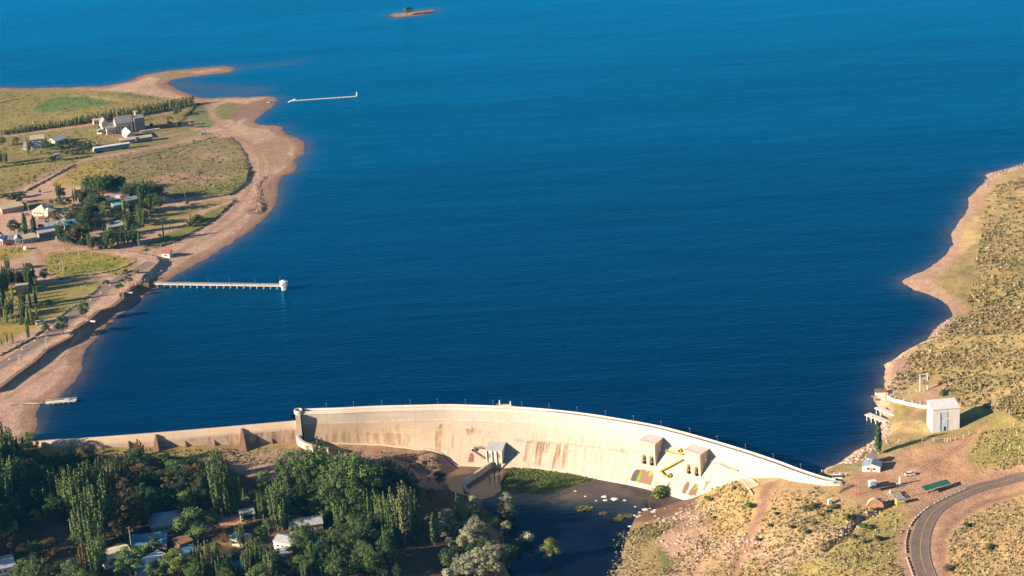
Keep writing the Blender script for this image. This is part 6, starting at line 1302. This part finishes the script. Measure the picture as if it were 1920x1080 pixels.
# individual bushes on the right slope
z7 = lambda X, Y: (1320+X/2.7, 680+Y/2.7)
for k, (X, Y, c, hpx) in enumerate(((232, 738, Gn, 13), (520, 750, D, 14), (548, 742, Gn, 11), (588, 778, Gn, 9), (556, 820, D, 9), (650, 742, Gn, 8), (664, 730, D, 7), (722, 792, Gn, 11), (745, 798, D, 10), (470, 700, Gn, 7), (808, 838, Gn, 12), (832, 842, D, 9), (884, 905, Gn, 11), (752, 888, R_, 13), (806, 915, D, 11), (1328, 832, D, 9), (1440, 945, D, 14), (1230, 1055, L_, 11), (330, 832, Gn, 10), (272, 905, Gn, 12), (520, 865, Gn, 8), (625, 760, D, 8), (440, 840, Gn, 8), (350, 745, Gn, 7), (560, 640, L_, 6), (368, 770, D, 7), (1215, 155, D, 10), (1205, 170, D, 8), (50, 790, Gn, 8), (12, 690, L_, 9), (30, 700, L_, 8), (150, 640, Gn, 7))):
    bx, by = z7(X, Y); tree('bush', (c, P_, 'scrubby', c, 'scrubby')[k % 5], bx, by, by-hpx*(.85, .7, .95, .6, .75)[k % 5], (1.35, 1.7, 1.2, 1.5, 1.1)[k % 5])
LM += [(1604, 925, 'the lattice mast'), (1555, 942, 'the white booth'), (1640, 945, 'the arched shelter'), (1400, 905, 'the ramp wall'), (1600, 985, 'the gully'), (1757, 990, 'the yellow road sign'), (1732, 720, 'the transformer frame'), (1430, 960, 'the dirt path'), (1330, 930, 'the right outlet stains')]
def dirword(dx, dy):
    if abs(dx) > abs(dy)*1.2: return 'right of' if dx > 0 else 'left of'
    return 'in front of' if dy > 0 else 'behind'
labs = {}
for rec in TREES:
    if not rec: continue
    o, shp, colr, bx, my, hh = rec
    l = min(LM, key=lambda q: (q[0]-bx)**2+((q[1]-my)*1.2)**2); dx, dy = bx-l[0], my-l[1]
    near = 'just ' if math.hypot(dx, dy) < 22 else ''
    size = ('small ' if hh < 7 else 'tall ' if hh > 21 else '') if shp not in ('bush', 'tall') else ''
    labs.setdefault((f'{size}{CWd[colr]} {KW[shp]}', f'{near}{dirword(dx, dy)} {l[2]}'), []).append((bx, o))
ORD = 'first second third fourth fifth sixth seventh eighth ninth tenth eleventh twelfth thirteenth fourteenth fifteenth sixteenth seventeenth eighteenth nineteenth twentieth'.split()
ORD0 = ['first', 'second', 'third', 'fourth', 'fifth', 'sixth', 'seventh', 'eighth', 'ninth', 'tenth', 'eleventh', 'twelfth']
for (a, b), lst in labs.items():
    lst.sort(key=lambda q: q[0]); n = len(lst)
    for i, (_, o) in enumerate(lst):
        o['label'] = f'{a} {b}' if n == 1 else (f'left {a} of two {b}' if i == 0 else f'right {a} of two {b}') if n == 2 else f'{ORD[i]} {a} from left, {b}'
        if len(o['label'].split()) > 16: o['label'] = o['label'].replace('just ', '').replace(' crowned', '').replace('the shaded ', 'the ').replace('the biggest village', 'the biggest')
        o['group'] = ('bushes' if 'bush' in a else 'trees')+(' of the village under the dam' if o.location.y < 1150 and o.location.x < 60 else ' of the right bank' if o.location.x > 60 else ' of the left shore')
# ------------------------------------------------------------------ uncountable scrub, tussocks and rubble
def scatter(name, label, polys, seed, pal, smin, smax, nq=9, flat=.6, keep=None, cat='scrub', over=3):
    r = np.random.default_rng(seed); C0 = []
    for poly, n in polys:
        poly = np.array(poly, float); lo = poly.min(0); hi = poly.max(0); X = r.uniform(lo[0], hi[0], n*over); Y = r.uniform(lo[1], hi[1], n*over)
        k = inpoly(X, Y, poly); X, Y = X[k][:n], Y[k][:n]
        # clumped distribution
        P = np.array([at(a, b, 0)[:2] for a, b in zip(X, Y)]).reshape(-1, 2)
        z = zat(P[:, 0], P[:, 1])
        for _ in range(6):
            t = (z-CAM_H)/np.array([ray(a, b)[2] for a, b in zip(X, Y)]) if _ == 0 else (z-CAM_H)/rz_
            if _ == 0: R3 = np.array([ray(a, b) for a, b in zip(X, Y)]); rz_ = R3[:, 2]
            P = CP[:2]+R3[:, :2]*t[:, None]; z = .5*z+.5*zat(P[:, 0], P[:, 1])
        z = zat(P[:, 0], P[:, 1])
        cl = vnoise(P[:, 0], P[:, 1], 16, seed, 3); kk_ = r.uniform(-.75, .38, len(P)) < cl
        if keep is not None: kk_ &= keep(P[:, 0], P[:, 1])
        C0.append(np.c_[P[kk_], z[kk_]])
    C0 = np.concatenate(C0); n = len(C0); s_ = smin+(smax-smin)*r.uniform(0, 1, n)**2.2; pl = np.array(pal); pc = pl[r.integers(0, len(pl), n)]*r.uniform(.75, 1.25, n)[:, None]
    d = r.normal(size=(n, nq, 3)); d[..., 2] = np.abs(d[..., 2])*flat; d /= np.linalg.norm(d, axis=2)[..., None]
    c = C0[:, None]+d*s_[:, None, None]*np.array([1, 1, .8])*r.uniform(.4, 1, (n, nq))[..., None]; c = c.reshape(-1, 3)
    nr = (d+r.normal(0, .4, d.shape)).reshape(-1, 3); nr /= np.linalg.norm(nr, axis=1)[:, None]
    ss = np.repeat(s_, nq)*.42
    u = np.cross(nr, r.normal(size=nr.shape)); u /= np.linalg.norm(u, axis=1)[:, None]; v = np.cross(nr, u); u = u*ss[:, None]; v = v*ss[:, None]
    Vq = np.stack([c-u-v*.4, c-u*.2-v, c+u, c+u*.1+v], 1).reshape(-1, 3)
    tn = np.repeat(np.repeat(pc, nq, 0)*r.uniform(.75, 1.25, n*nq)[:, None], 4, 0)
    o = npmesh(name, Vq, np.arange(len(Vq)).reshape(-1, 4), LEAF['scrub'], tn); tag(o, label, cat, kind='stuff'); return o
noroad = lambda x, y: (segdist(x, y, ROAD) > 9) & (segdist(x, y, inner) > 3)
DRY = [(.18, .175, .08), (.36, .29, .15), (.32, .26, .12), (.27, .235, .11), (.20, .19, .09), (.28, .22, .11)]
scatter('hillside_scrub', 'dry yellow and grey green scrub covering the right hillside', [([(1665, 728), (1715, 655), (1790, 600), (1825, 540), (1840, 420), (1860, 350), (1925, 330), (1925, 800), (1880, 770), (1800, 760), (1740, 700), (1690, 735)], 9000)], 3, DRY+[(.22, .20, .09), (.17, .17, .075)], .25, 1.6)
scatter('slope_scrub', 'dry scrub and tussocks on the slope between pool and road', [([(1320, 915), (1345, 892), (1372, 886), (1412, 930), (1405, 990), (1370, 1080), (1230, 1080), (1300, 1000)], 2600), ([(1450, 920), (1540, 920), (1620, 952), (1690, 962), (1700, 985), (1692, 1080), (1380, 1085), (1420, 1000), (1440, 940)], 4600),
    ([(1770, 1080), (1775, 1010), (1810, 975), (1860, 948), (1925, 930), (1925, 1085)], 2600), ([(1815, 850), (1840, 810), (1925, 800), (1925, 885), (1840, 880)], 900)], 5, DRY+[(.42, .36, .14)], .25, 1.05, keep=noroad)
scatter('outlying_scrub', 'dry scrub spreading away beyond the right hillside and road', [([(1930, 250), (2500, 230), (2500, 900), (1930, 860)], 5000), ([(1180, 1090), (2400, 1090), (2400, 1500), (1180, 1500)], 6500), ([(1930, 900), (2400, 900), (2400, 1085), (1930, 1085)], 2200)], 15, DRY, .3, 1.7, nq=7, keep=noroad)
scatter('field_scrub', 'low grey green scrub spread over the left fields', [(PL_SCRUB, 2600), ([(0, 320), (150, 298), (140, 312), (60, 345), (0, 366)], 500), ([(0, 262), (180, 236), (330, 212), (340, 240), (240, 268), (120, 295), (0, 316)], 700), ([(0, 175), (240, 176), (340, 190), (220, 220), (0, 250)], 900)], 7, [(.24, .22, .09), (.17, .18, .07), (.12, .14, .06), (.30, .26, .11)], .35, 1.25, nq=7)
scatter('meadow_tussocks', 'yellow green grass tussocks on the promenade greens', [([(75, 492), (92, 476), (160, 472), (240, 484), (200, 506), (105, 519)], 700), ([(264, 470), (330, 450), (400, 411), (438, 378), (400, 390), (330, 428), (280, 455)], 500), ([(0, 466), (45, 463), (60, 470), (0, 488)], 160), ([(90, 532), (190, 524), (140, 570), (0, 640), (0, 545)], 300)], 9, [(.28, .26, .07), (.20, .22, .06), (.13, .17, .05)], .3, .9, nq=7, cat='grass')
scatter('marsh_grass', 'dense dark green marsh grass at the toe of the dam', [([(940, 872), (1020, 875), (1130, 895), (1070, 912), (1050, 935), (1010, 948), (950, 945), (930, 905)], 2600)], 11, [(.10, .14, .03), (.07, .11, .025), (.18, .2, .05)], .3, .8, nq=7, cat='grass')
scatter('toe_grass', 'rough grass along the foot of the spillway wall', [([(90, 842), (560, 842), (560, 870), (90, 868)], 1500), ([(590, 842), (760, 850), (840, 865), (820, 915), (700, 890)], 500), ([(1170, 1000), (1230, 978), (1290, 972), (1260, 990), (1190, 1030)], 500), ([(1150, 1000), (1240, 990), (1260, 1080), (1140, 1090)], 600)], 13, [(.25, .23, .08), (.16, .18, .06), (.3, .22, .12)], .3, 1.1, nq=7, cat='grass')
def hedge(name, label, line, w_, n, seed, s0=.5, s1=1.5):
    L_ = np.array(line, float); T_, N_ = frames(L_); poly = np.vstack([L_+N_*w_, (L_-N_*w_)[::-1]])
    scatter(name, label, [(poly, n)], seed, [(.07, .09, .035), (.10, .11, .045), (.14, .13, .06)], s0, s1, nq=10, flat=1.0, cat='hedge', over=90)
hedge('hedge', 'dark hedge line along the upper edge of the first yellow field', [(0, 314), (60, 306), (130, 299), (168, 294)], 1.2, 420, 31)
hedge('hedge', 'dark hedge beside the diagonal farm track', [(22, 374), (60, 353), (100, 332), (140, 309)], 1.2, 360, 32, .5, 1.3)
hedge('hedge', 'broken hedge dropping from the windbreak to the train coach', [(140, 246), (162, 263), (202, 278)], .8, 130, 33, .4, 1.0)
hedge('hedge', 'thin hedge along the lower side of the farm track', [(200, 310), (300, 285), (400, 258), (424, 251)], .6, 260, 34, .3, .8)
hedge('hedge', 'hedge bordering the curved edge of the scrub field by the beach', [(432, 257), (450, 272), (462, 295), (469, 315), (466, 334), (452, 352), (430, 365)], 1.3, 300, 35, .4, 1.1)
hedge('hedge', 'leafy edge of the green strip above the beach', [(264, 471), (300, 463), (330, 452), (367, 433), (401, 413), (440, 376)], 1.5, 420, 36, .4, 1.2)
hedge('hedge', 'dark planted edge left of the shore road', [(0, 668), (60, 636), (100, 604), (150, 568), (180, 545), (198, 526)], 1.5, 520, 37, .4, 1.2)
hedge('hedge', 'low hedge around the lower edge of the oval green', [(110, 524), (170, 516), (215, 508), (250, 494), (256, 486)], 1.0, 260, 38, .3, .9)
hedge('hedge', 'hedge beside the path from windbreak to beach', [(334, 234), (350, 216), (374, 194)], 1.2, 180, 39, .5, 1.3)
hedge('hedge', 'thin dark line of bushes on the far yellow field', [(0, 193), (30, 187), (48, 180)], .7, 90, 40, .4, .9)
def rock_mesh(c, s_, r):
    v = []; f = []
    n = 7; rings = [(.95, -.3), (1.0, .15), (.62, .6)]
    for rr, z in rings:
        for k in range(n): a = 2*math.pi*k/n; q = rr*r.uniform(.75, 1.2); v.append((c[0]+s_[0]*q*math.cos(a), c[1]+s_[1]*q*math.sin(a), c[2]+s_[2]*(z+r.uniform(-.1, .1))))
    v.append((c[0], c[1], c[2]+s_[2]*.8))
    for j in range(2):
        for k in range(n): f.append((j*n+k, j*n+(k+1) % n, (j+1)*n+(k+1) % n, (j+1)*n+k))
    for k in range(n): f.append((2*n+k, 2*n+(k+1) % n, 3*n))
    return v, f
r = np.random.default_rng(4)
def rubble(name, label, line, spread, n, smin, smax, m_):
    mb = MB(); L_ = resample(np.array([G(*p)[:2] for p in line]), 1.0)
    for _ in range(n):
        p = L_[r.integers(0, len(L_))]+r.normal(0, spread, 2); s_ = r.uniform(smin, smax); z = float(zat(*p))
        if z < -1.5 and p[1] > 1150: continue
        mb.add(*rock_mesh((p[0], p[1], z), (s_*r.uniform(.8, 1.6), s_*r.uniform(.8, 1.4), s_*r.uniform(.5, .9)), r))
    tag(mb.build(name, M[m_]), label, 'rocks', kind='stuff')
for X0, Y0, w0, h0, ttl in ((940, 680, 55, 16, 'upper grassy mat'), (1140, 742, 26, 12, 'small yellow grassy mat'), (1050, 712, 22, 9, 'thin grassy mat'), (1185, 722, 45, 12, 'long grassy mat')):
    cx_, cy_ = 800+X0/3.177, 740+Y0/3.177; ww_, hh_ = w0/3.177, h0/3.177; r = np.random.default_rng(int(X0)); n = 260
    P = []
    while len(P) < n:
        a, b = r.uniform(-1, 1, 2)
        if a*a+b*b < 1-.35*math.sin(5*math.atan2(b, a)): P.append(at(cx_+a*ww_, cy_+b*hh_, -18.6))
    P = np.array(P); nr = r.normal(0, .5, P.shape)+[0, 0, 1]; nr /= np.linalg.norm(nr, axis=1)[:, None]; u = np.cross(nr, r.normal(size=nr.shape)); u /= np.linalg.norm(u, axis=1)[:, None]; v = np.cross(nr, u); u *= .5; v *= .5
    tag(npmesh('grass_mat', np.stack([P-u, P-v, P+u, P+v], 1).reshape(-1, 3)+[0, 0, .12], np.arange(4*n).reshape(-1, 4), LEAF['scrub'], np.repeat(np.array([(.20, .19, .06)])*r.uniform(.5, 1.3, n)[:, None], 4, 0)), ttl+' in the dark pool water', 'grass', kind='stuff')
tr_ = mat('tracked_dirt', (.31, .21, .145), .95, .12, .8)
for pts in ([(1660, 940), (1700, 905), (1745, 870), (1790, 845), (1818, 822)], [(1905, 893), (1850, 885), (1790, 868), (1740, 865), (1690, 885)], [(420, 252), (455, 262), (485, 290), (490, 325), (468, 352), (450, 380), (410, 420), (350, 462), (320, 480)], [(428, 250), (470, 270), (505, 300), (503, 340), (478, 380)], [(300, 478), (340, 470), (400, 440), (450, 408), (480, 370)], [(10, 748), (60, 716), (100, 690), (140, 650)]):
    TP = path3(pts, 6)
    for o_ in (.9, -.9): strip('tyre_track', TP, [o_+.22, o_-.22], 0, tr_, zoff=.05, ground=True, kind='structure')
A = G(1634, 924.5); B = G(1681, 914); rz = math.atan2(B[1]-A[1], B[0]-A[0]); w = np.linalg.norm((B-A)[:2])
o = thing('shadow_strip', 'long dark sheet in place of a shadow strip on the plaza behind the arched shelter', 'canopy', A, rz)
MB().box((w/2, 1.1, 2.0), (w, 2.6, .12)).build('roof', M['tyre'], o)  # dark sheet put where a shadow strip crosses the plaza
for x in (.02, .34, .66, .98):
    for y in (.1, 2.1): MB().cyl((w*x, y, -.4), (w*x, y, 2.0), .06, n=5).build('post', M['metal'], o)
rubble('shore_rocks', 'jumbled pink rocks on the shore between dam and kiosk house', [(1590, 868), (1610, 852), (1640, 838), (1655, 812), (1668, 790)], 2.4, 170, .3, 1.3, 'rock')
rubble('upper_shore_rocks', 'pale rocks lining the right shore above the pump house', [(1668, 690), (1690, 668), (1730, 646), (1760, 618), (1780, 600)], 1.6, 130, .2, .7, 'rock')
rubble('point_rocks', 'pale rocks at the top of the right shore', [(1845, 345), (1855, 330), (1885, 322), (1920, 312)], 2.0, 90, .3, .9, 'rock')
rubble('beach_debris', 'dark debris ridge on the left beach', [(493, 332), (482, 347), (486, 360), (478, 372), (490, 384), (484, 394), (472, 400)], 1.6, 240, .25, .8, 'wood')
rubble('cliff_rocks', 'broken pink rock on the slope beside the pool', [(1250, 975), (1290, 965), (1320, 945), (1260, 1010), (1300, 1030), (1350, 1035), (1420, 1015)], 4.5, 330, .25, .9, 'rock')
rubble('pool_bank_rocks', 'scattered rocks and clods on the right bank of the pool', [(1165, 1075), (1170, 1040), (1195, 1000), (1235, 980), (1290, 968)], 4.0, 260, .15, .6, 'rock')
rubble('gully_rocks', 'broken rock along the dark gully', [(1665, 948), (1640, 962), (1600, 984), (1560, 1006)], 2.2, 120, .3, .9, 'rock')
for X, Y, s_ in ((1060, 608, 1.5), (1125, 624, 2.0), (1065, 630, 1.2), (1182, 630, .9), (1305, 685, 1.7), (1352, 700, 1.6), (1240, 720, .9), (1256, 728, .8), (1272, 722, .9), (1400, 716, 1.0), (1422, 684, 1.1), (1442, 680, 1.1), (1362, 688, 1.0), (1330, 680, .9), (1476, 690, .9), (1212, 785, 1.0), (886, 575, .7), (946, 606, .7), (1390, 728, .9), (1440, 708, .8), (1244, 668, .7), (1500, 690, .6), (1010, 632, .6), (1270, 700, .7)):
    P = at(800+X/3.177, 740+Y/3.177, -18.6); v, f = rock_mesh((0, 0, 0), (s_*1.1, s_*.8, s_*.55), r)
    o = MB().add(v, f).build('boulder', M['stone']); o.location = P; tag(o, 'pale boulder lying in the brown shallows below the outlets', 'boulder', 'boulders in the brown shallows')
# ------------------------------------------------------------------ air
hz = MB().box((0, 10500, 217), (18400, 39600, 490)).build('haze', M['dark']); hz.data.materials.clear()
hm = bpy.data.materials.new('haze'); hm.use_nodes = True; hn = hm.node_tree; hn.nodes.remove(hn.nodes['Principled BSDF'])
pv = hn.nodes.new('ShaderNodeVolumePrincipled'); pv.inputs['Color'].default_value = (.05, .46, 1.0, 1); pv.inputs['Density'].default_value = HAZE; pv.inputs['Anisotropy'].default_value = 0.0
hn.links.new(pv.outputs[0], hn.nodes['Material Output'].inputs['Volume']); hz.data.materials.append(hm); tag(hz, None, None, kind='stuff')
